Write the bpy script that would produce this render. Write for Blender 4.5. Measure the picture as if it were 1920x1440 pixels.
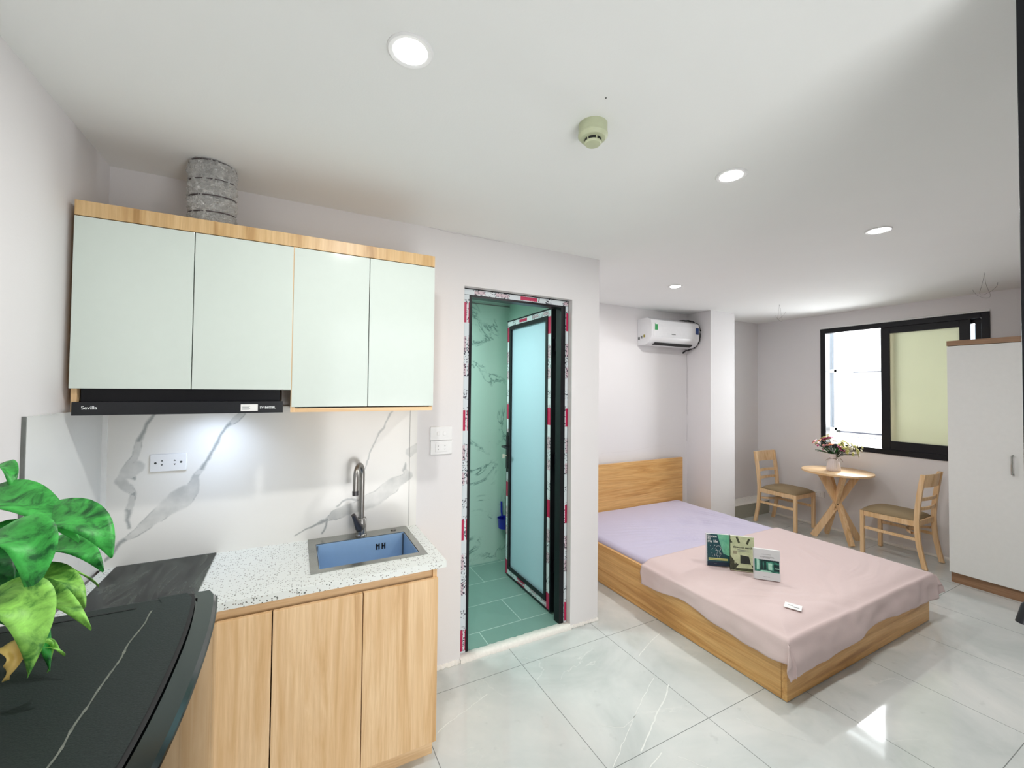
import bpy, bmesh, math, random
from math import pi, sin, cos, radians, hypot
from mathutils import Vector, Matrix, noise
import numpy as np
random.seed(7)
for o in list(bpy.data.objects): bpy.data.objects.remove(o)
S = bpy.context.scene
COL = S.collection
# ------------------------------------------------------------------ camera
CAM_F, PITCH, YAW, ROLL, CX, CY, CH = 787.6, 0.0222, 0.4849, 0.0095, 969.45, 712.2, 1.609
F = Vector((sin(YAW)*cos(PITCH), cos(YAW)*cos(PITCH), sin(PITCH)))
R0 = Vector((cos(YAW), -sin(YAW), 0)); U0 = R0.cross(F)
RT = cos(ROLL)*R0 + sin(ROLL)*U0; UP = -sin(ROLL)*R0 + cos(ROLL)*U0
cam = bpy.data.cameras.new('camera'); co = bpy.data.objects.new('camera', cam); COL.objects.link(co)
M = Matrix.Identity(4)
for i in range(3):
    M[i][0] = RT[i]; M[i][1] = UP[i]; M[i][2] = -F[i]
M[2][3] = CH
co.matrix_world = M
cam.sensor_fit = 'HORIZONTAL'; cam.sensor_width = 36; cam.lens = CAM_F/1920*36
cam.shift_x = -(CX-960)/1920; cam.shift_y = (CY-720)/1920; cam.clip_start = .02
S.camera = co
# ------------------------------------------------------------------ world, exposure
W = bpy.data.worlds.new('overcast_sky'); S.world = W; W.use_nodes = True
bg = W.node_tree.nodes['Background']; bg.inputs[0].default_value = (.93, .97, 1, 1); bg.inputs[1].default_value = 1.3
S.view_settings.view_transform = 'Standard'; S.view_settings.look = 'None'
S.view_settings.gamma = 1; S.view_settings.use_curve_mapping = False
S.view_settings.exposure = 0.62
S.cycles.max_bounces = 14; S.cycles.diffuse_bounces = 8; S.cycles.glossy_bounces = 5; S.cycles.transmission_bounces = 8
S.cycles.sample_clamp_indirect = 8; S.cycles.caustics_reflective = False; S.cycles.caustics_refractive = False
try:
    S.cycles.use_denoising = True
except Exception: pass
def area(name, loc, size, energy, rot=(0, 0, 0), color=(1, 1, 1), shape='DISK', size_y=None, parent=None, spread=None):
    l = bpy.data.lights.new(name, 'AREA'); l.shape = shape; l.size = size; l.energy = energy; l.color = color
    if size_y: l.size_y = size_y
    if spread: l.spread = spread
    o = bpy.data.objects.new(name, l); COL.objects.link(o); o.location = loc; o.rotation_euler = rot
    if parent: o.parent = parent; o.location = Vector(loc) - parent.location
    return o
# daylight through the room window (faces -X); low fill lamp added in the open entrance behind the camera (faces +Y)
area('window_daylight', (6.75, 2.35, 1.9), 1.9, 195, (0, radians(90), 0), (.95, .98, 1), 'RECTANGLE', 2.4)
area('entrance_fill', (.83, -.75, .75), 1.0, 15, (radians(90), 0, 0), (1, .985, .96), 'RECTANGLE', 1.3)
# ------------------------------------------------------------------ materials
def nm(name):
    m = bpy.data.materials.new(name); m.use_nodes = True; t = m.node_tree
    return m, t, t.nodes['Principled BSDF']
def lin(r, g, b):
    f = lambda c: (c/255/12.92) if c/255 <= .04045 else ((c/255+.055)/1.055)**2.4
    return (f(r), f(g), f(b), 1)
def nd(t, typ, **k):
    n = t.nodes.new(typ)
    for a, v in k.items():
        if a.startswith('i_'):
            key = a[2:]; n.inputs[int(key) if key.isdigit() else key.replace('_', ' ')].default_value = v
        else: setattr(n, a, v)
    return n
def math_(t, op, a, b=None, c=None):
    n = t.nodes.new('ShaderNodeMath'); n.operation = op
    for i, v in enumerate((a, b, c)):
        if v is None: continue
        if isinstance(v, (int, float)): n.inputs[i].default_value = v
        else: t.links.new(v, n.inputs[i])
    return n.outputs[0]
def mixc(t, fac, a, b):
    n = t.nodes.new('ShaderNodeMix'); n.data_type = 'RGBA'
    for sock, v in ((n.inputs[0], fac), (n.inputs[6], a), (n.inputs[7], b)):
        if isinstance(v, (int, float, tuple)): sock.default_value = v
        else: t.links.new(v, sock)
    return n.outputs[2]
def ramp(t, x, stops):
    n = t.nodes.new('ShaderNodeValToRGB'); e = n.color_ramp.elements
    while len(e) < len(stops): e.new(.5)
    for i, (p, c) in enumerate(stops):
        e[i].position = p; e[i].color = c if isinstance(c, tuple) else (c, c, c, 1)
    t.links.new(x, n.inputs[0]); return n.outputs[0]
def coords(t, scale=(1, 1, 1), rand=0, kind='Object'):
    tc = nd(t, 'ShaderNodeTexCoord'); mp = nd(t, 'ShaderNodeMapping'); mp.inputs['Scale'].default_value = scale
    t.links.new(tc.outputs[kind], mp.inputs['Vector'])
    if rand:
        oi = nd(t, 'ShaderNodeObjectInfo'); v = math_(t, 'MULTIPLY', oi.outputs['Random'], rand)
        cb = nd(t, 'ShaderNodeCombineXYZ')
        for i in range(3): t.links.new(v, cb.inputs[i])
        t.links.new(cb.outputs[0], mp.inputs['Location'])
    return mp.outputs[0]
def noise_t(t, vec, scale, detail=4, rough=.5, dist=0):
    n = nd(t, 'ShaderNodeTexNoise'); n.inputs['Scale'].default_value = scale; n.inputs['Detail'].default_value = detail
    n.inputs['Roughness'].default_value = rough; n.inputs['Distortion'].default_value = dist
    t.links.new(vec, n.inputs['Vector']); return n.outputs['Fac']
def bump(t, b, h, strength=.2, dist=.01):
    n = nd(t, 'ShaderNodeBump'); n.inputs['Strength'].default_value = strength; n.inputs['Distance'].default_value = dist
    t.links.new(h, n.inputs['Height']); t.links.new(n.outputs[0], b.inputs['Normal'])
def plain(name, col, rough=.5, metal=0, spec=.5, coat=0, noise_amt=.03, nscale=30, bmp=0):
    m, t, b = nm(name)
    c = noise_t(t, coords(t), nscale, 3)
    dk = tuple(x*(1-noise_amt*2) for x in col[:3])+(1,); lt = tuple(min(1, x*(1+noise_amt)) for x in col[:3])+(1,)
    t.links.new(mixc(t, c, dk, lt), b.inputs['Base Color'])
    b.inputs['Roughness'].default_value = rough; b.inputs['Metallic'].default_value = metal
    b.inputs['Specular IOR Level'].default_value = spec; b.inputs['Coat Weight'].default_value = coat
    if bmp: bump(t, b, c, bmp, .002)
    return m
def wood(name, grain_axis, dark, mid, light, rough=.38, s=1.0, coat=0):
    m, t, b = nm(name)
    sc = [9*s, 9*s, 9*s]; sc['xyz'.index(grain_axis)] = .55*s
    v = coords(t, tuple(sc), 7)
    n1 = noise_t(t, v, 1.6, 6, .6, .8)
    fs = [90*s, 90*s, 90*s]; fs['xyz'.index(grain_axis)] = 3*s
    n2 = noise_t(t, coords(t, tuple(fs), 3), 1.0, 4, .7)
    c1 = ramp(t, n1, [(.28, dark), (.42, mid), (.55, light), (.68, mid)])
    t.links.new(mixc(t, math_(t, 'MULTIPLY', ramp(t, n2, [(.38, 1.0), (.62, 0.0)]), .35), c1, dark), b.inputs['Base Color'])
    b.inputs['Roughness'].default_value = rough; b.inputs['Coat Weight'].default_value = coat
    bump(t, b, n2, .06, .001)
    return m
OAK = (lin(190, 148, 98), lin(218, 181, 134), lin(232, 200, 158))
m_wood_v = wood('oak_vertical_grain', 'z', *OAK)
m_wood_x = wood('oak_horizontal_grain', 'x', *OAK)
m_trimwood = wood('oak_cornice', 'z', lin(168, 130, 82), lin(198, 162, 112), lin(214, 182, 134))
BED = (lin(158, 110, 54), lin(206, 156, 92), lin(222, 178, 116))
m_bed_x = wood('bed_oak_along_x', 'x', *BED); m_bed_y = wood('bed_oak_along_y', 'y', *BED)
m_wardwood = wood('wardrobe_brown_wood', 'y', lin(116, 86, 62), lin(142, 108, 80), lin(156, 122, 92))
RUB = (lin(205, 165, 115), lin(224, 188, 142), lin(236, 205, 164))
m_chairwood = wood('rubberwood', 'z', *RUB, rough=.42, s=1.5)
m_tablewood = wood('table_top_wood', 'y', *RUB, rough=.35)
def wall_mat(name, col, rough=.75):
    m, t, b = nm(name)
    n = noise_t(t, coords(t), 3, 3); n2 = noise_t(t, coords(t), 160, 3)
    lo = tuple(c*.965 for c in col[:3])+(1,)
    t.links.new(mixc(t, n, lo, col), b.inputs['Base Color']); b.inputs['Roughness'].default_value = rough
    b.inputs['Specular IOR Level'].default_value = .25
    bump(t, b, n2, .12, .002); return m
m_wall = wall_mat('white_wall_paint', (.725, .708, .714, 1))
m_ceil = wall_mat('white_ceiling_paint', (.81, .82, .81, 1), .85)
m_mortar = plain('rough_white_mortar', lin(228, 225, 219), .95, noise_amt=.08, nscale=60, bmp=.8)
m_crack = plain('fine_wall_crack', lin(150, 148, 148), .9)
def floor_mat():
    m, t, b = nm('polished_grey_marble_tile')
    tc = nd(t, 'ShaderNodeTexCoord'); sp = nd(t, 'ShaderNodeSeparateXYZ'); t.links.new(tc.outputs['Object'], sp.inputs[0])
    def line(sock, off, per, w):
        q = math_(t, 'FRACT', math_(t, 'DIVIDE', math_(t, 'SUBTRACT', sock, off), per))
        d = math_(t, 'MULTIPLY', math_(t, 'MINIMUM', q, math_(t, 'SUBTRACT', 1.0, q)), per)
        return math_(t, 'LESS_THAN', d, w)
    g = math_(t, 'MAXIMUM', line(sp.outputs[0], .574-.627*4, .627, .0016), line(sp.outputs[1], 1.414-.766*4, .766, .0016))
    n = noise_t(t, coords(t), 1.7, 6, .6, .6)
    base = ramp(t, n, [(.3, lin(180, 186, 184)), (.5, lin(198, 202, 200)), (.7, lin(212, 213, 210))])
    nv = noise_t(t, coords(t, (1, 1.6, 1)), 1.3, 6, .55, .9)
    vein = ramp(t, math_(t, 'ABSOLUTE', math_(t, 'SUBTRACT', nv, .5)), [(0, 1.0), (.006, 0.0)])
    mask = ramp(t, noise_t(t, coords(t), 2.2, 2), [(.52, 0.0), (.62, .45)])
    c = mixc(t, math_(t, 'MULTIPLY', vein, mask), base, lin(226, 226, 222))
    sm = ramp(t, noise_t(t, coords(t), 14, 3), [(.66, 0.0), (.75, .22)])
    c = mixc(t, sm, c, lin(150, 152, 150))
    t.links.new(mixc(t, g, c, lin(118, 122, 120)), b.inputs['Base Color'])
    b.inputs['Roughness'].default_value = .07; b.inputs['Specular IOR Level'].default_value = .5
    t.links.new(ramp(t, noise_t(t, coords(t), 6, 4), [(.3, .03), (.8, .09)]), b.inputs['Roughness'])
    return m
m_floor = floor_mat()
m_floorvein = plain('white_floor_vein', lin(226, 228, 224), .08)
def marble(name, base, vc, scale=2.4, width=.02, rough=.12, attr=False):
    m, t, b = nm(name)
    v = coords(t)
    n0 = noise_t(t, v, 2.0, 4)
    bc = mixc(t, n0, tuple(x*.93 for x in base[:3])+(1,), base)
    if attr:
        a = nd(t, 'ShaderNodeAttribute'); a.attribute_name = 'vein'
        c = mixc(t, a.outputs['Fac'], bc, vc)
    else:
        nv = noise_t(t, v, scale, 7, .62, 1.2)
        vein = ramp(t, math_(t, 'ABSOLUTE', math_(t, 'SUBTRACT', nv, .5)), [(0, 1.0), (width, .25), (width*2.5, 0.0)])
        mask = ramp(t, noise_t(t, v, 3.1, 2), [(.47, 0.0), (.6, 1.0)])
        c = mixc(t, math_(t, 'MULTIPLY', vein, mask), bc, vc)
    t.links.new(c, b.inputs['Base Color']); b.inputs['Roughness'].default_value = rough
    return m
m_splash = marble('white_marble_tile_grey_vein', lin(230, 228, 223), lin(128, 134, 133), attr=True, rough=.14)
m_bathtile = marble('bathroom_marble_tile', lin(170, 200, 188), lin(92, 122, 116), 1.9, .012, .25)
def bathfloor():
    m, t, b = nm('bathroom_grey_green_floor_tile')
    br = nd(t, 'ShaderNodeTexBrick'); br.offset = .5
    mp = nd(t, 'ShaderNodeMapping'); tc = nd(t, 'ShaderNodeTexCoord'); t.links.new(tc.outputs['Object'], mp.inputs[0])
    mp.inputs['Location'].default_value = (.17, -.013, 0)
    t.links.new(mp.outputs[0], br.inputs['Vector'])
    br.inputs['Scale'].default_value = 1; br.inputs['Brick Width'].default_value = .63; br.inputs['Row Height'].default_value = .3195
    br.inputs['Mortar Size'].default_value = .0025; br.inputs['Mortar Smooth'].default_value = 0
    br.inputs['Color1'].default_value = lin(118, 152, 142); br.inputs['Color2'].default_value = lin(124, 158, 148); br.inputs['Mortar'].default_value = lin(190, 212, 204)
    n = noise_t(t, coords(t), 5, 5, .6)
    t.links.new(mixc(t, math_(t, 'MULTIPLY', n, .35), br.outputs['Color'], lin(100, 132, 124)), b.inputs['Base Color'])
    b.inputs['Roughness'].default_value = .4; return m
m_bathfloor = bathfloor()
def terrazzo():
    m, t, b = nm('speckled_white_quartz')
    v = coords(t)
    n = nd(t, 'ShaderNodeTexVoronoi'); n.inputs['Scale'].default_value = 125
    wn = noise_t(t, v, 60, 2)
    add = nd(t, 'ShaderNodeVectorMath'); add.operation = 'MULTIPLY_ADD'
    t.links.new(v, n.inputs['Vector'])
    sp = math_(t, 'LESS_THAN', n.outputs['Distance'], .32)
    sep = nd(t, 'ShaderNodeSeparateColor'); t.links.new(n.outputs['Color'], sep.inputs[0])
    on = math_(t, 'GREATER_THAN', sep.outputs[0], .5)
    n2 = nd(t, 'ShaderNodeTexVoronoi'); n2.inputs['Scale'].default_value = 55; t.links.new(v, n2.inputs['Vector'])
    sep2 = nd(t, 'ShaderNodeSeparateColor'); t.links.new(n2.outputs['Color'], sep2.inputs[0])
    big = math_(t, 'MULTIPLY', math_(t, 'LESS_THAN', n2.outputs['Distance'], .16), math_(t, 'GREATER_THAN', sep2.outputs[0], .72))
    f = math_(t, 'MAXIMUM', math_(t, 'MULTIPLY', sp, on), big)
    col = mixc(t, sep.outputs[1], lin(84, 90, 86), lin(160, 156, 148))
    t.links.new(mixc(t, f, lin(222, 226, 222), col), b.inputs['Base Color'])
    b.inputs['Roughness'].default_value = .22; return m
m_quartz = terrazzo()
m_gloss = plain('glossy_pale_mint_laminate', lin(205, 215, 208), .1, noise_amt=.01, coat=0)
m_gloss.node_tree.nodes['Principled BSDF'].inputs['Roughness'].default_value = .13
bump(m_gloss.node_tree, m_gloss.node_tree.nodes['Principled BSDF'], noise_t(m_gloss.node_tree, coords(m_gloss.node_tree), 9, 2), .05, .01)
m_whitelam = plain('matte_pale_grey_laminate', lin(226, 228, 226), .5, noise_amt=.02)
m_black = plain('black_painted_metal', lin(9, 10, 17), .35, spec=.3, noise_amt=.1)
m_blackgloss = plain('glossy_black_door_skin', lin(9, 12, 13), .06, noise_amt=.05, coat=.2, spec=.5)
m_blackplas = plain('black_plastic', lin(16, 18, 24), .35, noise_amt=.1)
m_dark = plain('dark_recess', lin(8, 9, 11), .6)
def fridgetop():
    m, t, b = nm('textured_dark_fridge_top')
    v = coords(t); n = noise_t(t, v, 420, 2); n1 = noise_t(t, v, 6, 3)
    c = mixc(t, n, lin(14, 19, 19), lin(44, 51, 50)); c = mixc(t, math_(t, 'MULTIPLY', n1, .4), c, lin(22, 42, 38))
    t.links.new(c, b.inputs['Base Color']); b.inputs['Roughness'].default_value = .5; b.inputs['Specular IOR Level'].default_value = .25; bump(t, b, n, .35, .0008); return m
m_fridgetop = fridgetop()
def scratch():
    m, t, b = nm('dusty_scratch')
    n = noise_t(t, coords(t), 150, 3)
    t.links.new(mixc(t, n, lin(60, 68, 64), lin(138, 142, 130)), b.inputs['Base Color']); b.inputs['Roughness'].default_value = .8; return m
m_scratch = scratch()
def hobm():
    m, t, b = nm('dusty_black_glass')
    v = coords(t, (1, .25, 1)); n = noise_t(t, v, 9, 6, .7, 1.5)
    f = ramp(t, n, [(.42, 0.0), (.7, .42)])
    t.links.new(mixc(t, f, lin(24, 28, 28), lin(112, 122, 112)), b.inputs['Base Color'])
    b.inputs['Roughness'].default_value = .22; b.inputs['Specular IOR Level'].default_value = .18; return m
m_hob = hobm()
m_steel = plain('brushed_steel', lin(170, 172, 166), .22, 1, noise_amt=.12, nscale=14)
m_steel2 = plain('satin_steel', lin(150, 148, 145), .3, 1, noise_amt=.06)
m_graph = plain('gunmetal_lever', lin(84, 82, 84), .35, .8)
m_bluefilm = plain('blue_protective_film', lin(150, 182, 214), .35, noise_amt=.03)
m_white = plain('white_plastic', lin(226, 226, 226), .35, noise_amt=.01)
m_whiteside = plain('white_appliance_plastic', lin(218, 218, 220), .25, noise_amt=.01)
m_greyled = plain('grey_smoke_cream_plastic', lin(186, 192, 160), .5, noise_amt=.05)
m_foil = plain('crinkled_aluminium_foil', lin(254, 252, 248), .2, .35, noise_amt=.05)
_t = m_foil.node_tree; bump(_t, _t.nodes['Principled BSDF'], noise_t(_t, coords(_t), 38, 5, .65, 2.0), 1.0, .05)
m_copper = plain('dark_wire', lin(70, 60, 62), .5)
m_sheet = plain('lavender_cotton', lin(190, 184, 205), .9, noise_amt=.02, nscale=200, bmp=.15)
m_spread = plain('dusty_pink_cotton', lin(208, 188, 186), .92, noise_amt=.02, nscale=200, bmp=.15)
for _m in (m_sheet, m_spread): _m.node_tree.nodes['Principled BSDF'].inputs['Sheen Weight'].default_value = .1
m_seat = plain('olive_brown_upholstery', lin(150, 132, 102), .85, noise_amt=.12, nscale=300, bmp=.3)
m_paper = plain('paper_pages', lin(232, 232, 230), .7, noise_amt=.02)
m_bookwhite = plain('book_white_cover', lin(214, 216, 218), .4, noise_amt=.01)
m_ink = plain('dark_print', lin(40, 44, 40), .6)
m_greyink = plain('grey_print', lin(120, 120, 120), .6)
m_whiteink = plain('white_print', lin(232, 236, 236), .5)
m_leaflight = plain('frosted_blue_glass', lin(178, 208, 222), .35, noise_amt=.015, nscale=2)
m_rubber = plain('black_rubber', lin(14, 14, 16), .7)
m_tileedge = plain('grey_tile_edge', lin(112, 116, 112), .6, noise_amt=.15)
m_grout = plain('white_grout', lin(232, 232, 230), .8)
m_ledge = plain('grey_step_tile', lin(158, 158, 144), .35, noise_amt=.05)
m_vase = plain('ribbed_white_ceramic', lin(216, 206, 204), .5, noise_amt=.02)
m_string = plain('jute_string', lin(120, 100, 84), .9)
m_blueplastic = plain('royal_blue_plastic', lin(22, 34, 150), .3)
m_cream = plain('cream_pot', lin(236, 234, 230), .3)
m_soil = plain('dark_soil', lin(50, 38, 28), .95, noise_amt=.3, nscale=80)
def emis(name, col, st):
    m, t, b = nm(name); b.inputs['Emission Color'].default_value = col; b.inputs['Emission Strength'].default_value = st
    b.inputs['Base Color'].default_value = (.9, .9, .9, 1)
    n = noise_t(t, coords(t), 5, 1); t.links.new(mixc(t, n, (.9, .9, .9, 1), (.88, .88, .88, 1)), b.inputs['Base Color']); return m
m_lamp = emis('lit_led_diffuser', (1, .985, .97, 1), 9)
m_led = emis('lit_hood_led', (.72, .84, 1, 1), 12)
def frosted():
    m, t, b = nm('frosted_yellow_green_glass')
    n = noise_t(t, coords(t), 2, 2)
    t.links.new(mixc(t, n, lin(198, 202, 166), lin(212, 216, 186)), b.inputs['Base Color'])
    b.inputs['Roughness'].default_value = .6
    tr = nd(t, 'ShaderNodeBsdfTranslucent'); tr.inputs[0].default_value = lin(226, 218, 202)
    mx = nd(t, 'ShaderNodeMixShader'); mx.inputs[0].default_value = .28
    out = t.nodes['Material Output']
    t.links.new(b.outputs[0], mx.inputs[1]); t.links.new(tr.outputs[0], mx.inputs[2]); t.links.new(mx.outputs[0], out.inputs[0]); return m
m_frost = frosted()
def clearglass():
    m, t, b = nm('clear_window_glass')
    tr = nd(t, 'ShaderNodeBsdfTransparent'); tr.inputs[0].default_value = (.80, .88, .93, 1)
    gl = nd(t, 'ShaderNodeBsdfGlossy'); gl.inputs['Roughness'].default_value = .02
    lw = nd(t, 'ShaderNodeLayerWeight'); lw.inputs[0].default_value = .3
    mx = nd(t, 'ShaderNodeMixShader'); t.links.new(math_(t, 'MULTIPLY', lw.outputs['Fresnel'], .5), mx.inputs[0])
    t.links.new(tr.outputs[0], mx.inputs[1]); t.links.new(gl.outputs[0], mx.inputs[2]); t.links.new(mx.outputs[0], t.nodes['Material Output'].inputs[0]); return m
m_clear = clearglass()
def tape(name, axis):
    # protective film printed with crimson blocks, pale text panels and small dark glyphs along its length
    m, t, b = nm(name)
    tc = nd(t, 'ShaderNodeTexCoord'); sp = nd(t, 'ShaderNodeSeparateXYZ'); t.links.new(tc.outputs['Object'], sp.inputs[0])
    s = sp.outputs['xyz'.index(axis)]
    cross = sp.outputs[0] if axis == 'z' else sp.outputs[2]
    q = math_(t, 'FRACT', math_(t, 'DIVIDE', s, .66))
    def band(a, b_): return math_(t, 'MULTIPLY', math_(t, 'GREATER_THAN', q, a), math_(t, 'LESS_THAN', q, b_))
    cq = math_(t, 'FRACT', math_(t, 'DIVIDE', cross, .036))
    half = math_(t, 'GREATER_THAN', cq, .35)
    red = math_(t, 'MULTIPLY', band(.02, .21), half)
    pink = math_(t, 'MULTIPLY', math_(t, 'ADD', band(.53, .64), band(.75, .89)), half)
    sc = [260, 260, 260]
    n = nd(t, 'ShaderNodeTexNoise'); n.inputs['Scale'].default_value = 130; n.inputs['Detail'].default_value = 1
    t.links.new(tc.outputs['Object'], n.inputs['Vector'])
    gl = math_(t, 'MULTIPLY', math_(t, 'GREATER_THAN', n.outputs['Fac'], .585), math_(t, 'ADD', band(.02, .24), math_(t, 'ADD', band(.31, .40), band(.52, .9))))
    c = mixc(t, red, lin(204, 212, 216), lin(178, 24, 74))
    c = mixc(t, pink, c, lin(196, 176, 184))
    c = mixc(t, math_(t, 'MULTIPLY', gl, math_(t, 'SUBTRACT', 1.0, math_(t, 'MULTIPLY', red, .9))), c, lin(44, 40, 58))
    t.links.new(c, b.inputs['Base Color']); b.inputs['Roughness'].default_value = .35; return m
m_tape_z = tape('printed_protective_tape_vertical', 'z'); m_tape_x = tape('printed_protective_tape_across', 'x'); m_tape_y = tape('printed_protective_tape_sideways', 'y')
def leafmat(name, a, bb):
    m, t, b = nm(name)
    v = coords(t, (1, 1, 1)); n = noise_t(t, v, 38, 5, .65, .6)
    t.links.new(ramp(t, n, [(.36, a), (.52, bb), (.66, tuple(min(1, x*1.35) for x in bb[:3])+(1,))]), b.inputs['Base Color'])
    b.inputs['Roughness'].default_value = .48
    b.inputs['Specular IOR Level'].default_value = .3
    bump(t, b, n, .15, .002); return m
m_leaf = leafmat('green_leaf', lin(16, 84, 34), lin(58, 158, 66))
m_leafd = leafmat('dark_green_leaf', lin(8, 48, 26), lin(30, 104, 44))
m_leafy = leafmat('lime_leaf', lin(58, 120, 44), lin(132, 190, 84))
m_yellow = plain('yellowed_leaf', lin(220, 190, 110), .5)
m_petal_p = plain('pink_petal', lin(214, 92, 142), .6); m_petal_l = plain('pale_pink_petal', lin(236, 170, 186), .6)
m_petal_y = plain('pale_yellow_petal', lin(232, 228, 150), .6); m_petal_o = plain('peach_petal', lin(236, 160, 120), .6)
m_petal_w = plain('cream_petal', lin(236, 226, 200), .6); m_stem = plain('dark_green_stem', lin(30, 50, 28), .6)
# ------------------------------------------------------------------ mesh helpers
class MB:
    def __init__(s): s.v = []; s.f = []; s.m = []; s.cm = 0
    def add(s, vs, fs):
        k = len(s.v); s.v += [Vector(v) for v in vs]
        for f in fs: s.f.append([i+k for i in f]); s.m.append(s.cm)
        return s
    def box(s, x0, x1, y0, y1, z0, z1):
        if x0 > x1: x0, x1 = x1, x0
        if y0 > y1: y0, y1 = y1, y0
        if z0 > z1: z0, z1 = z1, z0
        return s.add([(x0, y0, z0), (x1, y0, z0), (x1, y1, z0), (x0, y1, z0), (x0, y0, z1), (x1, y0, z1), (x1, y1, z1), (x0, y1, z1)],
                     [(0, 3, 2, 1), (4, 5, 6, 7), (0, 1, 5, 4), (1, 2, 6, 5), (2, 3, 7, 6), (3, 0, 4, 7)])
    def bar(s, a, b, w, h, up=(0, 0, 1)):           # rectangular beam from a to b
        a, b = Vector(a), Vector(b); d = (b-a).normalized(); u = Vector(up)
        r = d.cross(u).normalized(); u = r.cross(d)
        vs = []
        for p in (a, b):
            for i, j in ((-1, -1), (1, -1), (1, 1), (-1, 1)): vs.append(p + r*(w/2*i) + u*(h/2*j))
        return s.add(vs, [(0, 3, 2, 1), (4, 5, 6, 7), (0, 1, 5, 4), (1, 2, 6, 5), (2, 3, 7, 6), (3, 0, 4, 7)])
    def tube(s, pts, r, n=12, cap=True):
        pts = [Vector(p) for p in pts]; rs = r if isinstance(r, (list, tuple)) else [r]*len(pts)
        k = len(s.v); prev = None
        for i, p in enumerate(pts):
            d = (pts[min(i+1, len(pts)-1)] - pts[max(i-1, 0)]).normalized()
            if prev is None:
                a = Vector((0, 0, 1)) if abs(d.z) < .9 else Vector((1, 0, 0)); u = d.cross(a).normalized()
            else: u = (prev - d*prev.dot(d)).normalized()
            prev = u; w = d.cross(u)
            s.v += [p + u*(rs[i]*cos(2*pi*j/n)) + w*(rs[i]*sin(2*pi*j/n)) for j in range(n)]
        for i in range(len(pts)-1):
            for j in range(n):
                a = k+i*n+j; b = k+i*n+(j+1) % n; s.f.append([a, b, b+n, a+n]); s.m.append(s.cm)
        if cap:
            s.f.append([k+j for j in reversed(range(n))]); s.m.append(s.cm)
            s.f.append([k+(len(pts)-1)*n+j for j in range(n)]); s.m.append(s.cm)
        return s
    def lathe(s, prof, c=(0, 0, 0), n=32, rib=0, nr=18):
        k = len(s.v)
        for r, z in prof:
            for j in range(n):
                a = 2*pi*j/n; rr = r*(1+rib*cos(nr*a)) if rib else r
                s.v.append(Vector((c[0]+rr*cos(a), c[1]+rr*sin(a), c[2]+z)))
        for i in range(len(prof)-1):
            for j in range(n):
                a = k+i*n+j; b = k+i*n+(j+1) % n; s.f.append([a, b, b+n, a+n]); s.m.append(s.cm)
        s.f.append([k+j for j in reversed(range(n))]); s.m.append(s.cm)
        s.f.append([k+(len(prof)-1)*n+j for j in range(n)]); s.m.append(s.cm)
        return s
    def poly(s, pts, ext):                          # planar polygon extruded by vector
        n = len(pts); e = Vector(ext); a = [Vector(p) for p in pts]
        return s.add(a+[p+e for p in a], [list(reversed(range(n))), list(range(n, 2*n))]+[(i, (i+1) % n, (i+1) % n+n, i+n) for i in range(n)])
    def grid(s, P):                                 # P[i][j]
        n = len(P); m_ = len(P[0]); k = len(s.v)
        for row in P: s.v += [Vector(p) for p in row]
        for i in range(n-1):
            for j in range(m_-1):
                a = k+i*m_+j; s.f.append([a, a+1, a+m_+1, a+m_]); s.m.append(s.cm)
        return s
    def build(s, name, mat, parent=None, bevel=0, smooth=False, origin=None, seg=2, solid=0):
        wl = Vector((0, 0, 0)); p = parent
        while p is not None: wl += p.location; p = p.parent
        og = Vector(origin) if origin is not None else Vector((0, 0, 0))
        if parent is None and origin is None:
            xs = [v.x for v in s.v]; ys = [v.y for v in s.v]; zs = [v.z for v in s.v]
            og = Vector(((min(xs)+max(xs))/2, (min(ys)+max(ys))/2, min(zs)))
        me = bpy.data.meshes.new(name); off = wl+og if not getattr(s, 'local', False) else og
        me.from_pydata([v-off for v in s.v], [], s.f); me.update()
        ml = mat if isinstance(mat, (list, tuple)) else [mat]
        for m in ml: me.materials.append(m)
        me.polygons.foreach_set('material_index', s.m)
        bm = bmesh.new(); bm.from_mesh(me); bmesh.ops.recalc_face_normals(bm, faces=bm.faces); bm.to_mesh(me); bm.free()
        if smooth: me.polygons.foreach_set('use_smooth', [True]*len(me.polygons))
        o = bpy.data.objects.new(name, me); COL.objects.link(o); o.parent = parent; o.location = og
        if bevel:
            b = o.modifiers.new('bevel', 'BEVEL'); b.width = bevel; b.segments = seg; b.limit_method = 'ANGLE'; b.angle_limit = radians(40)
            if smooth is False:
                me.polygons.foreach_set('use_smooth', [True]*len(me.polygons)); b.harden_normals = True
        if solid:
            q = o.modifiers.new('thickness', 'SOLIDIFY'); q.thickness = solid
        if smooth == 'angle':
            me.set_sharp_from_angle(angle=radians(35))
        return o
def B(*a): return MB().box(*a)
def tag(o, label=None, cat=None, group=None, kind=None):
    if label: o['label'] = label
    if cat: o['category'] = cat
    if group: o['group'] = group
    if kind: o['kind'] = kind
    return o
def thing(name, loc, label, cat, group=None):
    o = bpy.data.objects.new(name, None); o.empty_display_size = .05; COL.objects.link(o); o.location = loc
    return tag(o, label, cat, group)
def struct(name, mb, mat, label, cat='structure', **k):
    o = mb.build(name, mat, origin=k.pop('origin', (0, 0, 0)), **k); return tag(o, label, cat, kind='structure')
def copy_tree(o, parent=None):
    c = o.copy(); COL.objects.link(c); c.parent = parent
    for ch in list(o.children): copy_tree(ch, c)
    return c
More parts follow.
